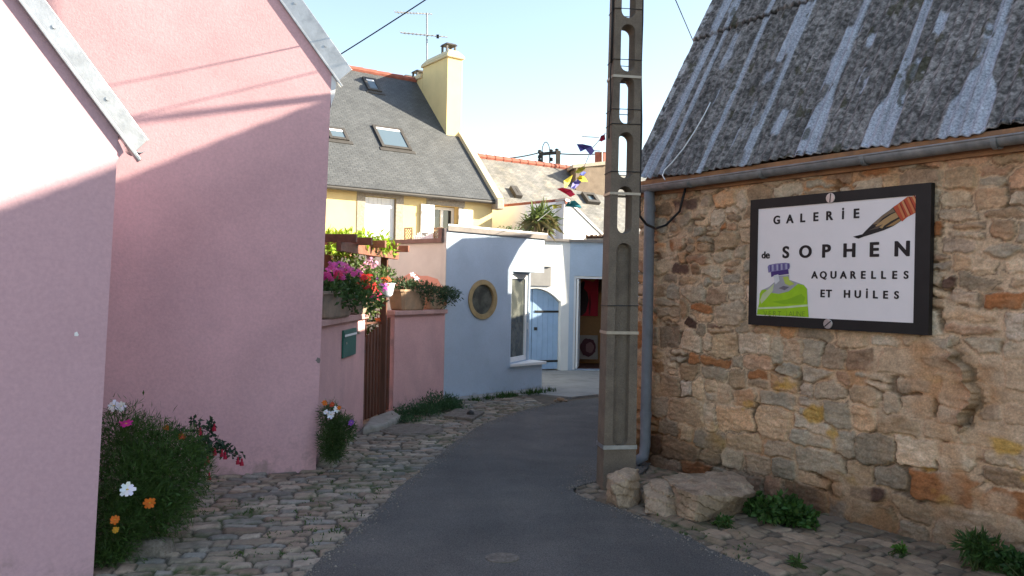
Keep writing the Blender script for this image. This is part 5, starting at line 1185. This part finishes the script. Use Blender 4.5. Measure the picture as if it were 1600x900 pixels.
mb = MB(); mb.prism([Vector((q.x, q.y, -.01)) for q in a], (0, 0, .10)); tag(part('doorstep', mb, M['cement'], None, bev=.03, loc=a[0]), 'rough grey stone doorstep below the slatted gate', 'doorstep')
mb = MB(); c_ = gnd(512, 728)
mb.hexa([c_+Vector((x, y, -.02)) for x, y in ((-.10, -.03), (.07, -.06), (.09, .10), (-.08, .12))], [c_+Vector((x, y, .10)) for x, y in ((-.08, -.02), (.06, -.04), (.07, .09), (-.06, .1))]); tag(part('edging_stone', mb, M['cement'], None, bev=.02, loc=c_), 'small grey stone at the foot of the cosmos by the house corner', 'stone')
mb = MB(); c_ = gnd(228, 868)
mb.hexa([c_+Vector((x, y, -.02)) for x, y in ((-.16, -.06), (.14, -.04), (.16, .10), (-.15, .12))], [c_+Vector((x, y, .09)) for x, y in ((-.13, -.03), (.11, -.02), (.12, .09), (-.12, .1))]); tag(part('edging_stone', mb, M['cast'], None, bev=.03, loc=c_), 'flat dark stone under the big flowering bush', 'stone')

# ------------------------------------------------------------------ plants
def leafmesh(mb, c, d, n_, L, W, col, fold=.25):
    d = d.normalized(); x = d.cross(n_)
    if x.length < 1e-4: x = d.cross(Vector((1, 0, 0)))
    x = x.normalized(); up_ = x.cross(d)
    b = c; m1 = c+d*L*.45; t = c+d*L-up_*L*.12
    mb.add([b, m1+x*W*.5+up_*W*fold*.5, t, m1-x*W*.5+up_*W*fold*.5, m1], [(0, 1, 4), (1, 2, 4), (2, 3, 4), (3, 0, 4)], col=col)
def rv(rr): 
    while True:
        v = Vector((rr.uniform(-1, 1), rr.uniform(-1, 1), rr.uniform(-1, 1)))
        if .05 < v.length < 1: return v.normalized()
def vary(c, rr, a=.3): k = rr.uniform(1-a, 1+a); return (c[0]*k*rr.uniform(.9, 1.1), c[1]*k, c[2]*k*rr.uniform(.85, 1.15))
def foliage(name, parent, lobes, n, L, W, col, seed, upb=.3, mat='leaf', cl=1):
    """leaves spread through several uneven lobes (centre, (rx,ry,rz))"""
    rr = random.Random(seed); mb = MB(); wts = [l[1][0]*l[1][1]*l[1][2] for l in lobes]
    for _ in range(n):
        c_, r_ = rr.choices(lobes, wts)[0]; v = rv(rr); k = rr.random()**.42*(1+.18*rr.gauss(0, 1)*(rr.random() < .4))
        p = Vector(c_)+Vector((v.x*r_[0], v.y*r_[1], v.z*r_[2]))*k
        if p.z < .02: p.z = .02+rr.random()*.05
        for q_ in range(cl):
            d = (v*.7+rv(rr)*.8+Vector((0, 0, upb))).normalized(); leafmesh(mb, p, d, rv(rr), L*rr.uniform(.6, 1.3), W*rr.uniform(.7, 1.2), vary(col, rr))
    return part(name, mb, M[mat], parent)
def bloom(name, parent, c, face, r, k, col, cen=(.55, .38, .03), seed=0, wid=.62, label=None):
    rr = random.Random(seed); face = Vector(face).normalized(); x = face.orthogonal().normalized(); y = face.cross(x); mb = MB()
    for i in range(k):
        a = 2*math.pi*(i+rr.uniform(-.1, .1))/k; d = x*math.cos(a)+y*math.sin(a); s_ = face.cross(d); L = r*rr.uniform(.85, 1.1); w_ = L*wid*.5
        lift = face*rr.uniform(-.1, .25)*r
        mb.add([c, c+d*L*.55+s_*w_+face*r*.06, c+d*L+s_*w_*.6+lift, c+d*L*1.02-s_*w_*.6+lift, c+d*L*.55-s_*w_+face*r*.06], [(0, 1, 2, 3, 4)], col=vary(col, rr, .12))
    o = part(name, mb, M['petal'], parent, label=label)
    mb = MB(); mb.lathe(c+face*.0, [(r*.2, 0), (r*.17, r*.08), (r*.05, r*.12)], 8, col=cen); part('centre', mb, M['plain'], o); return o
def stem(mb, a, b, r=.003, bend=.02, rr=random):
    m_ = Vector(a).lerp(Vector(b), .5)+Vector((rr.uniform(-bend, bend), rr.uniform(-bend, bend), 0)); mb.tube([a, m_, b], r, 5, col=(.05, .075, .02))

def stems_to(parent, base, tips, seed, r=.003):
    rr = random.Random(seed); mb = MB()
    for t in tips: stem(mb, Vector(base)+Vector((rr.uniform(-.08, .08), rr.uniform(-.08, .08), 0)), t, r, .04, rr)
    part('stems', mb, M['leaf'], parent)
WHT = (.80, .80, .82); ORG = (.62, .14, .01); MAG = (.50, .015, .22)
FG = (.050, .105, .022)
# large cosmos clump
cb_ = gnd(228, 850); big = thing('cosmos_bush', 'big feathery cosmos bush with white and orange flowers between the two pink houses', 'bush', cb_)
def cz(px, py, Y): return at(px, py, Y)
lobes = [(cz(205, 770, 4.75), (.30, .25, .32)), (cz(190, 690, 4.85), (.17, .20, .22)), (cz(270, 740, 4.95), (.22, .25, .28)), (cz(230, 700, 4.95), (.18, .18, .20)), (cz(250, 800, 4.8), (.18, .18, .17)), (cz(180, 830, 4.6), (.16, .2, .22)), (cz(300, 715, 5.05), (.10, .14, .14)), (cz(170, 880, 4.5), (.10, .12, .12))]
foliage('foliage', big, lobes, 22000, .060, .0045, FG, 3, .2)
foliage('foliage', big, lobes, 2600, .032, .013, (.04, .085, .02), 4, .1)
fl = [(199, 765, 4.42, WHT, .042), (180, 812, 4.36, ORG, .026), (234, 786, 4.52, ORG, .032), (178, 634, 4.80, WHT, .036), (189, 635, 4.82, WHT, .034), (197, 662, 4.70, MAG, .038), (181, 828, 4.36, (.5, .22, .01), .018), (260, 668, 5.0, ORG, .020), (284, 682, 5.0, ORG, .022), (285, 683, 4.9, (.5, .02, .02), .014)]
tips = []
for i, (x, y, Y, c_, r) in enumerate(fl):
    p = at(x, y, Y); tips.append(p-Vector((0, -.004, .005))); bloom('bloom', big, p, (.25+.1*math.sin(i), -1, .35+.3*math.cos(i*2)) if c_ != MAG else (.1, -.35, 1), r, 8, c_, seed=i, label={WHT: 'white bloom', ORG: 'orange bloom', MAG: 'magenta bloom'}.get(c_))
tips += [at(x, y, 5.0) for x, y in ((170, 640), (252, 660), (245, 672), (258, 655), (265, 662), (238, 668))]
stems_to(big, cb_+Vector((0, .1, .0)), tips, 5)
# fuchsia
fc = at(318, 690, 5.6); fu = thing('fuchsia', 'dark leaved fuchsia with drooping red flowers against the pink wall', 'shrub', gnd(300, 770))
mb = MB(); arch = []
base = gnd(298, 768)+Vector((0, .1, 0))
for tip in (((300, 712), (310, 676), (305, 656)), ((312, 705), (330, 672), (331, 661)), ((315, 710), (345, 700), (378, 713)), ((305, 715), (285, 680), (278, 668)), ((316, 715), (340, 692), (360, 703))):
    pts = [base]+[at(x, y, 5.55) for x, y in tip]; mb.tube(pts, [.007, .005, .004, .002], 5, col=(.08, .04, .03)); arch.append(pts)
part('stems', mb, M['leaf'], fu)
mb = MB(); rr = random.Random(8)
for pts in arch:
    for i in range(1, len(pts)-1):
        for k in range(34):
            p = pts[i].lerp(pts[i+1], rr.random())+rv(rr)*.03; leafmesh(mb, p, rv(rr)+Vector((0, -.2, -.1)), rv(rr), .040, .024, vary((.028, .06, .035), rr))
for k in range(160):
    p = at(312+rr.gauss(0, 12), 700+rr.gauss(0, 16), 5.55+rr.gauss(0, .06)); leafmesh(mb, p, rv(rr), rv(rr), .042, .026, vary((.028, .06, .035), rr))
part('foliage', mb, M['leaf'], fu)
for i, (x, y) in enumerate(((378, 716), (372, 714), (347, 702), (336, 700), (325, 712), (322, 716), (335, 662), (327, 738), (352, 706), (284, 674), (313, 668))):
    p = at(x, y, 5.48); mb = MB()
    mb.lathe(p+Vector((0, 0, -.05)), [(.003, .05), (.008, .04), (.006, .03), (.012, .018), (.015, .0)], 8, col=(.42, .012, .045))
    for k in range(4): a = k*math.pi/2+.4; mb.add([p+Vector((0, 0, -.015)), p+Vector((.02*math.cos(a), .02*math.sin(a), -.035)), p+Vector((.014*math.cos(a+.5), .014*math.sin(a+.5), -.03))], [(0, 1, 2)], col=(.45, .01, .03))
    part('bloom', mb, M['petal'], fu)
# cosmos by the corner of the taller house
c2 = gnd(520, 716); co = thing('cosmos_plant', 'slender cosmos plant with orange and white flowers at the house corner before the letterbox', 'plant', c2)
lobes = [(at(518, 690, 6.75), (.11, .11, .17)), (at(515, 652, 6.8), (.09, .09, .13)), (at(536, 672, 6.75), (.10, .1, .13)), (at(522, 705, 6.72), (.08, .08, .1))]
foliage('foliage', co, lobes, 6500, .05, .0052, (.055, .105, .03), 9, .3)
tips = []
for i, (x, y, c_, r) in enumerate(((517, 648, WHT, .036), (526, 640, WHT, .030), (507, 630, ORG, .024), (519, 632, (.5, .06, .02), .024), (530, 637, ORG, .020), (549, 660, (.22, .06, .35), .028), (509, 644, WHT, .024))):
    p = at(x, y, 6.62); tips.append(p); bloom('bloom', co, p, (.3*math.sin(i), -1, .5), r, 7, c_, seed=20+i)
stems_to(co, c2, tips+[at(553, 667, 6.7), at(540, 640, 6.7)], 6)
# ground cover under the garden wall
gc = thing('stonecrop', 'low mat of bluish green ground cover at the foot of the pink wall', 'ground cover', gnd(660, 650))
lobes = [(gnd(650, 652)+Vector((0, .1, .02)), (.30, .22, .13)), (gnd(680, 643)+Vector((.05, .12, .03)), (.30, .24, .20)), (gnd(632, 662)+Vector((0, .05, .01)), (.2, .16, .08)), (gnd(703, 636)+Vector((.0, .1, .02)), (.16, .2, .09))]
foliage('foliage', gc, lobes, 5200, .038, .012, (.050, .115, .048), 12, .6)
# grass strip along the blue house
gs = thing('grass_strip', 'ragged strip of grass along the plinth of the pale blue house', 'grass', BLU.p(.6, .28, 0)); mb = MB(); rr = random.Random(5)
for i in range(650):
    s_ = rr.uniform(.25, 1.95); p = BLU.p(s_, .30+rr.gauss(0, .05), 0)
    if (math.sin(s_*9)+math.sin(s_*23+1)) < -.5: continue
    leafmesh(mb, p, Vector((rr.gauss(0, .5), rr.gauss(0, .5), 1)), rv(rr), rr.uniform(.05, .12), .014, vary((.045, .10, .022), rr))
part('blades', mb, M['leaf'], gs)
# weeds at the barn
def weed(label, px, py, sc_, n, seed, col=(.045, .105, .022), L=.06, W=.045):
    c_ = gnd(px, py); t = thing('weed', label, 'weed', c_, 'weeds along the stone wall')
    rr = random.Random(seed); lobes = [(c_+Vector((rr.uniform(-.6, .6)*sc_, rr.uniform(-.15, .5)*sc_, sc_*rr.uniform(.3, 1.0))), (sc_*.42, sc_*.4, sc_*.38)) for _ in range(6)]
    foliage('foliage', t, lobes, n, L, W, col, seed, .2)
    tips = [Vector(l[0])+rv(rr)*sc_*.2 for l in lobes for _ in range(3)]; stems_to(t, c_, tips, seed, .004); return t
weed('bushy green weed growing at the foot of the stone wall right of the large boulder', 1226, 822, .21, 1050, 31, L=.05, W=.036)
weed('smaller weed touching the right side of the large boulder', 1185, 806, .11, 320, 32, L=.045, W=.03)
weed('thin weed in front of the large boulder', 1130, 826, .06, 110, 36, L=.035, W=.02)
weed('leafy weed in the bottom right corner against the stone wall', 1530, 893, .15, 520, 33, col=(.05, .10, .025), L=.08, W=.016)
weed('tiny weed between the cobbles under the sign', 1404, 868, .04, 70, 34, col=(.07, .16, .025), L=.035, W=.02)
weed('low weed at the far right bottom corner of the cobbles', 1590, 905, .11, 300, 37, col=(.03, .075, .018), L=.05, W=.03)
weed('tuft of weed at the bottom edge of the right cobbles', 1245, 886, .035, 60, 38, col=(.07, .13, .03), L=.045, W=.012)
# grit along the asphalt edges and tufts in the cobble joints
mb = MB(); rr = random.Random(91)
def pebble(x, y, z, r):
    a0_ = rr.uniform(0, 6.28); q = [Vector((x+r*math.cos(a0_+k*1.57+rr.uniform(-.4, .4)), y+r*rr.uniform(.6, 1)*math.sin(a0_+k*1.57), z)) for k in range(4)]
    k_ = rr.uniform(.6, 1.3); mb.hexa(q, [Vector((x, y, z))+(p-Vector((x, y, z)))*.6+Vector((0, 0, r*.9)) for p in q], col=(.22*k_, .19*k_, .155*k_))
for P_, sg in ((Ls, 1), (Rs, -1)):
    P2 = [q for q in P_ if 2.5 < q.y < 11]
    for i in range(1500):
        q = rr.choice(P2); off = abs(rr.gauss(0, .05))*(1 if rr.random() < .8 else 2.6)-.01; pebble(q.x+sg*off+rr.gauss(0, .02), q.y+rr.uniform(-.03, .03), zr+.0005, rr.choice((.003, .003, .004, .005, .008)))
for i in range(260):
    q = gnd(rr.gauss(925, 22), rr.gauss(742, 10)); pebble(q.x, q.y, zr+.0005, rr.choice((.003, .004, .006)))
o = part('grit', mb, M['plain'], None, loc=(0, 0, 0)); o['kind'] = 'stuff'; tag(o, 'fine loose grit scattered along both edges of the asphalt lane', 'grit')
mb = MB(); n_t = 0
while n_t < 170:
    if rr.random() < .72: q = gnd(rr.uniform(230, 760), rr.uniform(640, 880)); ok = q.x < lineX(q.y)-.08 and q.y < 10.8 and (P2F.n.dot(q-P2F.o) > .03) and q.y > 4.4
    else: q = gnd(rr.uniform(1000, 1580), rr.uniform(780, 895)); ok = (q-BF.o).dot(BF.n) > .03 and not inroad(np.array([[q.x]]), np.array([[q.y]]))[0, 0]
    if not ok or (vnoise(np.array([q.x*1.6]), np.array([q.y*1.6]), 4)[0] < .45): continue
    n_t += 1
    for k in range(rr.randint(3, 9)): leafmesh(mb, q+Vector((rr.gauss(0, .02), rr.gauss(0, .02), .0)), Vector((rr.gauss(0, .7), rr.gauss(0, .7), .9)), rv(rr), rr.uniform(.015, .04), .009, vary((.055, .10, .025), rr))
o = part('grass', mb, M['leaf'], None, loc=(0, 0, 0)); o['kind'] = 'stuff'; tag(o, 'sparse grass and moss tufts growing in the cobble joints', 'grass')
# planters on the garden walls
def trough(name, label, F, s0, s1, n0, n1, h, mat, flut=False):
    t = thing(name, label, 'planter', F.p((s0+s1)/2, (n0+n1)/2, CAPZ), 'planters on the garden walls'); mb = MB(); N = 28
    def ring(k, z, inset=0):
        out = []
        sc, hw, nc, hn = (s0+s1)/2, (s1-s0)/2*k-inset, (n0+n1)/2, (n1-n0)/2*k-inset
        for i in range(N):
            a = 2*math.pi*i/N; cx = math.copysign(abs(math.cos(a))**.45, math.cos(a)); sx = math.copysign(abs(math.sin(a))**.45, math.sin(a)); f = 1-(.02*(i % 2) if flut else 0)
            out.append(F.p(sc+hw*cx*f, nc+hn*sx*f, CAPZ+z))
        return out
    rs = [ring(.74, .002), ring(.80, .02), ring(.94, h-.03), ring(1.0, h-.028), ring(1.0, h), ring(1.0, h, .02), ring(.92, h-.05, .02)]
    vs = [p for r in rs for p in r]; fs = [(i*N+j, i*N+(j+1) % N, (i+1)*N+(j+1) % N, (i+1)*N+j) for i in range(len(rs)-1) for j in range(N)]+[tuple(range(N-1, -1, -1))]+[tuple(range((len(rs)-1)*N, len(rs)*N))]
    mb.add(vs, fs); part('tub', mb, mat, t, bev=0); return t
def sh_(F, px, py, n=0): return F.hit(px, py, n)
trough('planter', 'long grey stone flower trough on the wall above the letterbox', G1, .0, 1.28, -.20, .10, .255, M['terracotta'])
trough('planter', 'smaller round grey tub at the gate end of the letterbox wall', G1, 1.38, 1.98, -.19, .08, .20, M['terracotta'])
s_a = G2.hit(614, 470)[0]; s_b = G2.hit(668, 470)[0]; s_c = G2.hit(708, 470)[0]
trough('planter', 'tan fluted flower trough on the wall right of the gate', G2, .02, s_b-.03, -.22, .08, .27, M['potwarm'], True)
trough('planter', 'tan flower trough at the pale blue house end of the wall', G2, s_b+.02, G2L-.02, -.22, .06, .215, M['potwarm'])
def flowering(name, label, lobes, n, L, W, col, blooms, seed, cat='flowers', r=.035, k=7, clus=0):
    t = thing(name, label, cat, lobes[0][0]); foliage('foliage', t, lobes, n, L, W, col, seed)
    rr = random.Random(seed)
    for i, (p, c_, rad) in enumerate(blooms):
        mb = MB()
        for q_ in range(clus or 1):                          # a head made of small florets
            pp = p+(rv(rr)*rad*.75 if clus else Vector((0, 0, 0))); f = ((pp-p)*8+Vector((.3, -.6, .5))).normalized(); x = f.orthogonal().normalized(); y = f.cross(x); fr = rad*.55 if clus else rad
            for m_ in range(5):
                a = 2*math.pi*m_/5+q_; d = x*math.cos(a)+y*math.sin(a); s2 = f.cross(d)
                mb.add([pp, pp+d*fr*.6+s2*fr*.35, pp+d*fr, pp+d*fr*.6-s2*fr*.35], [(0, 1, 2, 3)], col=vary(c_, rr, .18))
        part('bloom', mb, M['petal'], t)
    return t
rr = random.Random(77); GR = (.055, .11, .03); PK = (.75, .09, .36); RD = (.68, .02, .02); LP = (.78, .38, .54); VIO = (.26, .06, .30)
def g1p(s, n, z): return G1.p(s, n, CAPZ+z)
lob = [(g1p(.25, -.05, .27), (.26, .18, .10)), (g1p(.75, -.03, .28), (.30, .18, .13)), (g1p(1.15, -.02, .25), (.2, .18, .10)), (g1p(.6, .12, .18), (.35, .06, .08)), (g1p(.95, .14, .14), (.25, .05, .1))]
bl_ = [(g1p(.1+.0*i, 0, 0), PK, .05) for i in range(0)]
for (x, y, Y, c_, r) in ((512, 425, 7.3, PK, .055), (522, 419, 7.5, PK, .055), (531, 415, 7.6, (.6, .1, .35), .05), (540, 420, 7.8, PK, .06), (513, 434, 7.2, (.5, .02, .16), .05), (528, 428, 7.5, (.55, .02, .08), .045), (520, 412, 7.7, (.62, .12, .38), .04), (554, 424, 8.1, PK, .05), (560, 428, 8.2, (.6, .08, .3), .045), (536, 432, 7.6, PK, .035)): bl_.append((at(x, y, Y), c_, r))
flowering('geranium', 'pink geraniums in the long grey trough above the letterbox', lob, 1700, .055, .034, GR, bl_, 41, clus=9)
lob = [(g1p(1.6, 0, .24), (.24, .16, .14)), (g1p(1.75, .04, .40), (.2, .16, .16)), (g1p(1.9, .08, .16), (.14, .1, .2))]
bl_ = []
for (x, y, Y, c_, r) in ((565, 434, 8.5, RD, .06), (573, 440, 8.6, RD, .06), (580, 447, 8.6, RD, .06), (585, 455, 8.7, RD, .05), (570, 447, 8.4, (.4, .01, .01), .05), (578, 432, 8.6, RD, .04), (556, 442, 8.3, RD, .045), (590, 461, 8.7, (.55, .02, .12), .05), (582, 463, 8.6, PK, .045), (574, 415, 8.8, LP, .05), (584, 425, 8.9, LP, .045), (590, 438, 8.9, VIO, .05), (596, 444, 8.9, VIO, .045), (586, 412, 9.0, LP, .04), (566, 420, 8.7, LP, .045), (592, 430, 9.0, LP, .04), (578, 405, 9.0, (.6, .3, .45), .035)): bl_.append((at(x, y, Y), c_, r))
flowering('geranium', 'red and pale pink trailing geraniums spilling from the round tub by the gate', lob, 1300, .05, .03, (.10, .16, .045), bl_, 43, clus=9)
hp_ = at(601, 452, 9.0); ht = thing('hanging_pot', 'small pale glazed pot hung on the pergola post', 'flower pot', hp_); mb = MB(); mb.lathe(hp_+Vector((0, 0, -.09)), [(.06, 0), (.09, .03), (.105, .10), (.115, .15), (.125, .16), (.11, .16), (.10, .13)], 20); part('pot', mb, M['potblue'], ht, smooth=True)
mb = MB(); mb.tube([hp_+Vector((0, .1, .07)), hp_+Vector((.05, .25, .18)), Vector((-1.56, 9.72, hp_.z+.2))], .006, 5); part('hook', mb, M['iron'], ht)
flowering('petunia', 'orange and violet flowers in the small hanging pot', [(hp_+Vector((0, 0, .14)), (.13, .12, .10))], 350, .045, .02, (.09, .15, .04), [(at(602, 436, 8.85), (.75, .10, .03), .05), (at(598, 443, 8.85), VIO, .05), (at(606, 440, 8.9), (.7, .16, .05), .04), (at(601, 452, 8.84), (.4, .03, .3), .03)], 45, clus=5)
def g2p(s, n, z): return G2.p(s, n, CAPZ+z)
lob = [(g2p(.25, -.06, .32), (.22, .16, .09)), (g2p(.45, .02, .28), (.26, .16, .09)), (g2p(.55, .10, .18), (.2, .05, .14))]
flowering('trailing_plant', 'trailing plant with two pale pink flowers in the fluted tan trough', lob, 1100, .05, .02, (.05, .095, .04), [(at(645, 429, 10.3), (.75, .62, .72), .045), (at(651, 435, 10.35), (.75, .6, .7), .045)], 47)
lob = [(g2p(s_b+.2, -.05, .24), (.24, .16, .08)), (g2p(s_b+.38, .03, .22), (.2, .14, .09)), (g2p(G2L+.02, .06, .2), (.16, .1, .08)), (g2p(s_b+.25, .09, .14), (.22, .05, .10))]
flowering('trailing_plant', 'dark trailing plant spilling from the trough towards the pale blue house', lob, 1300, .055, .016, (.042, .085, .042), [], 49)
# climber on the pergola and garden greenery
cl = thing('climber', 'bright green leafy climber growing over the pergola', 'climbing plant', (-2.05, 8.9, 0))
lob = [(at(x, y, Y), (.22, .25, .09)) for x, y, Y in ((520, 388, 8.8), (540, 385, 9.0), (560, 386, 9.2), (582, 388, 9.4), (530, 382, 9.3))]
rr = random.Random(3); mb = MB()
for c_, r_ in lob:
    for k in range(30):
        b_ = c_+Vector((rr.gauss(0, .14), rr.gauss(0, .2), -.08)); d = Vector((rr.gauss(.1, .35), rr.gauss(0, .3), 1)).normalized(); H_ = rr.uniform(.10, .26)
        mb.tube([b_, b_+d*H_], .004, 4, col=(.2, .3, .05))
        for j in range(9): leafmesh(mb, b_+d*H_*(j+1)/9, (d*.6+rv(rr)*.9).normalized(), rv(rr), .095, .030, vary((.26, .42, .03), rr, .25))
part('foliage', mb, M['leaf'], cl)
mb = MB(); mb.tube([Vector((-2.08, 8.8, 0)), Vector((-2.1, 8.82, 1.0)), Vector((-2.06, 8.8, 1.95))], [.02, .016, .01], 6, col=(.1, .07, .04)); part('stem', mb, M['leaf'], cl)
def shrub(label, lobes, n, L, W, col, seed, blooms=()):
    t = thing('shrub', label, 'shrub', (lobes[0][0][0], lobes[0][0][1], 0)); foliage('foliage', t, lobes, n, L, W, col, seed)
    stems_to(t, (lobes[0][0][0], lobes[0][0][1], 0), [Vector(l[0]) for l in lobes], seed, .008); rr = random.Random(seed)
    for p, c_, r in blooms: bloom('bloom', t, p, (.3, -1, .3), r, 6, c_, seed=int(p.x*100))
shrub('garden shrub seen through the bars above the gate', [(Vector((-1.95, 10.4, .9)), (.35, .3, .35)), (Vector((-2.0, 10.2, 1.4)), (.3, .3, .3)), (Vector((-1.75, 10.6, .5)), (.25, .25, .35))], 2600, .06, .03, (.06, .12, .03), 51, [(at(591, 500, 9.7), (.6, .1, .02), .04), (at(600, 515, 9.8), (.6, .1, .02), .035), (at(588, 530, 9.8), (.65, .2, .05), .035)])
shrub('pale flowering shrub behind the geraniums under the pergola', [(Vector((-2.05, 9.6, 1.75)), (.32, .3, .28)), (Vector((-2.25, 9.3, 1.5)), (.3, .3, .3)), (Vector((-1.78, 9.75, 1.72)), (.18, .2, .2))], 2400, .055, .03, (.16, .25, .06), 53, [(at(578+9*math.sin(i*3.1), 412+12*math.cos(i*2.3), 9.25), LP, .035) for i in range(8)])
# yucca on the flat roof
yb = at(846, 362, 14.2); yc = thing('yucca', 'spiky yucca with several stems on the terrace roof', 'yucca', yb)
rr = random.Random(6)
for i, (x, y, x2, y2) in enumerate(((838, 372, 836, 338), (846, 372, 846, 330), (852, 372, 858, 340), (848, 372, 850, 350), (840, 372, 828, 352))):
    a = at(x, y, 14.2+.1*i); b_ = at(x2, y2, 14.2+.1*i); mb = MB(); mb.tube([a, b_], [.035, .03], 7, col=(.14, .10, .06)); part('trunk', mb, M['leaf'], yc)
    mb = MB()
    for k in range(70):
        el = rr.uniform(-.5, 1.35); az_ = rr.uniform(0, 6.28); d = Vector((math.cos(az_)*math.cos(el), math.sin(az_)*math.cos(el), math.sin(el))); L = rr.uniform(.24, .36); s_ = d.cross(Vector((0, 0, 1))).normalized()*.016
        p = b_-Vector((0, 0, rr.random()*.15)); m_ = p+d*L*.55; t_ = p+d*L+Vector((0, 0, -.10*(1.3-el)*rr.random())); mb.add([p-s_*.6, p+s_*.6, m_+s_, t_, m_-s_], [(0, 1, 2, 3, 4)], col=vary((.12, .17, .05) if el > 0 else (.17, .15, .07), rr, .3))
    part('crown', mb, M['leaf'], yc)
tr = thing('terrace_trough', 'narrow trough of dry plants on the low white roof beside the pole', 'planter', at(930, 374, 15.9)); mb = MB(); a = at(917, 376, 15.9); b_ = at(952, 375, 15.9); mb.bar(a, b_, .08, .035); part('trough', mb, M['granite'], tr)
mb = MB(); rr = random.Random(9)
for i in range(220): p = a.lerp(b_, rr.random())+Vector((0, 0, .03)); leafmesh(mb, p, rv(rr)+Vector((0, 0, .8)), rv(rr), .11, .025, vary((.16, .09, .06), rr))
part('foliage', mb, M['leaf'], tr)
# small shrub top over the annex roof edge
mb = MB(); p0 = at(797, 357, 13.6); rr = random.Random(10)
for i in range(90): leafmesh(mb, p0+Vector((rr.gauss(0, .12), rr.gauss(0, .08), rr.uniform(-.12, .04))), rv(rr), rv(rr), .06, .03, vary((.10, .14, .06), rr))
tag(part('potted_plant', mb, M['leaf'], None, loc=p0), 'small plant peeping over the roof edge of the pale blue annex', 'plant')
# debris by the court corner
for i, (x, y, r) in enumerate(((876, 627, .05), (884, 630, .03), (868, 629, .025))):
    boulder('pebble', ['dark loose stone lying at the corner of the court', 'light loose pebble right of the dark stone at the court', 'smallest pebble left of the dark stone at the court'][i], gnd(x, y)+Vector((0, 0, .03)), r, 60+i, (1.2, .9, .7))
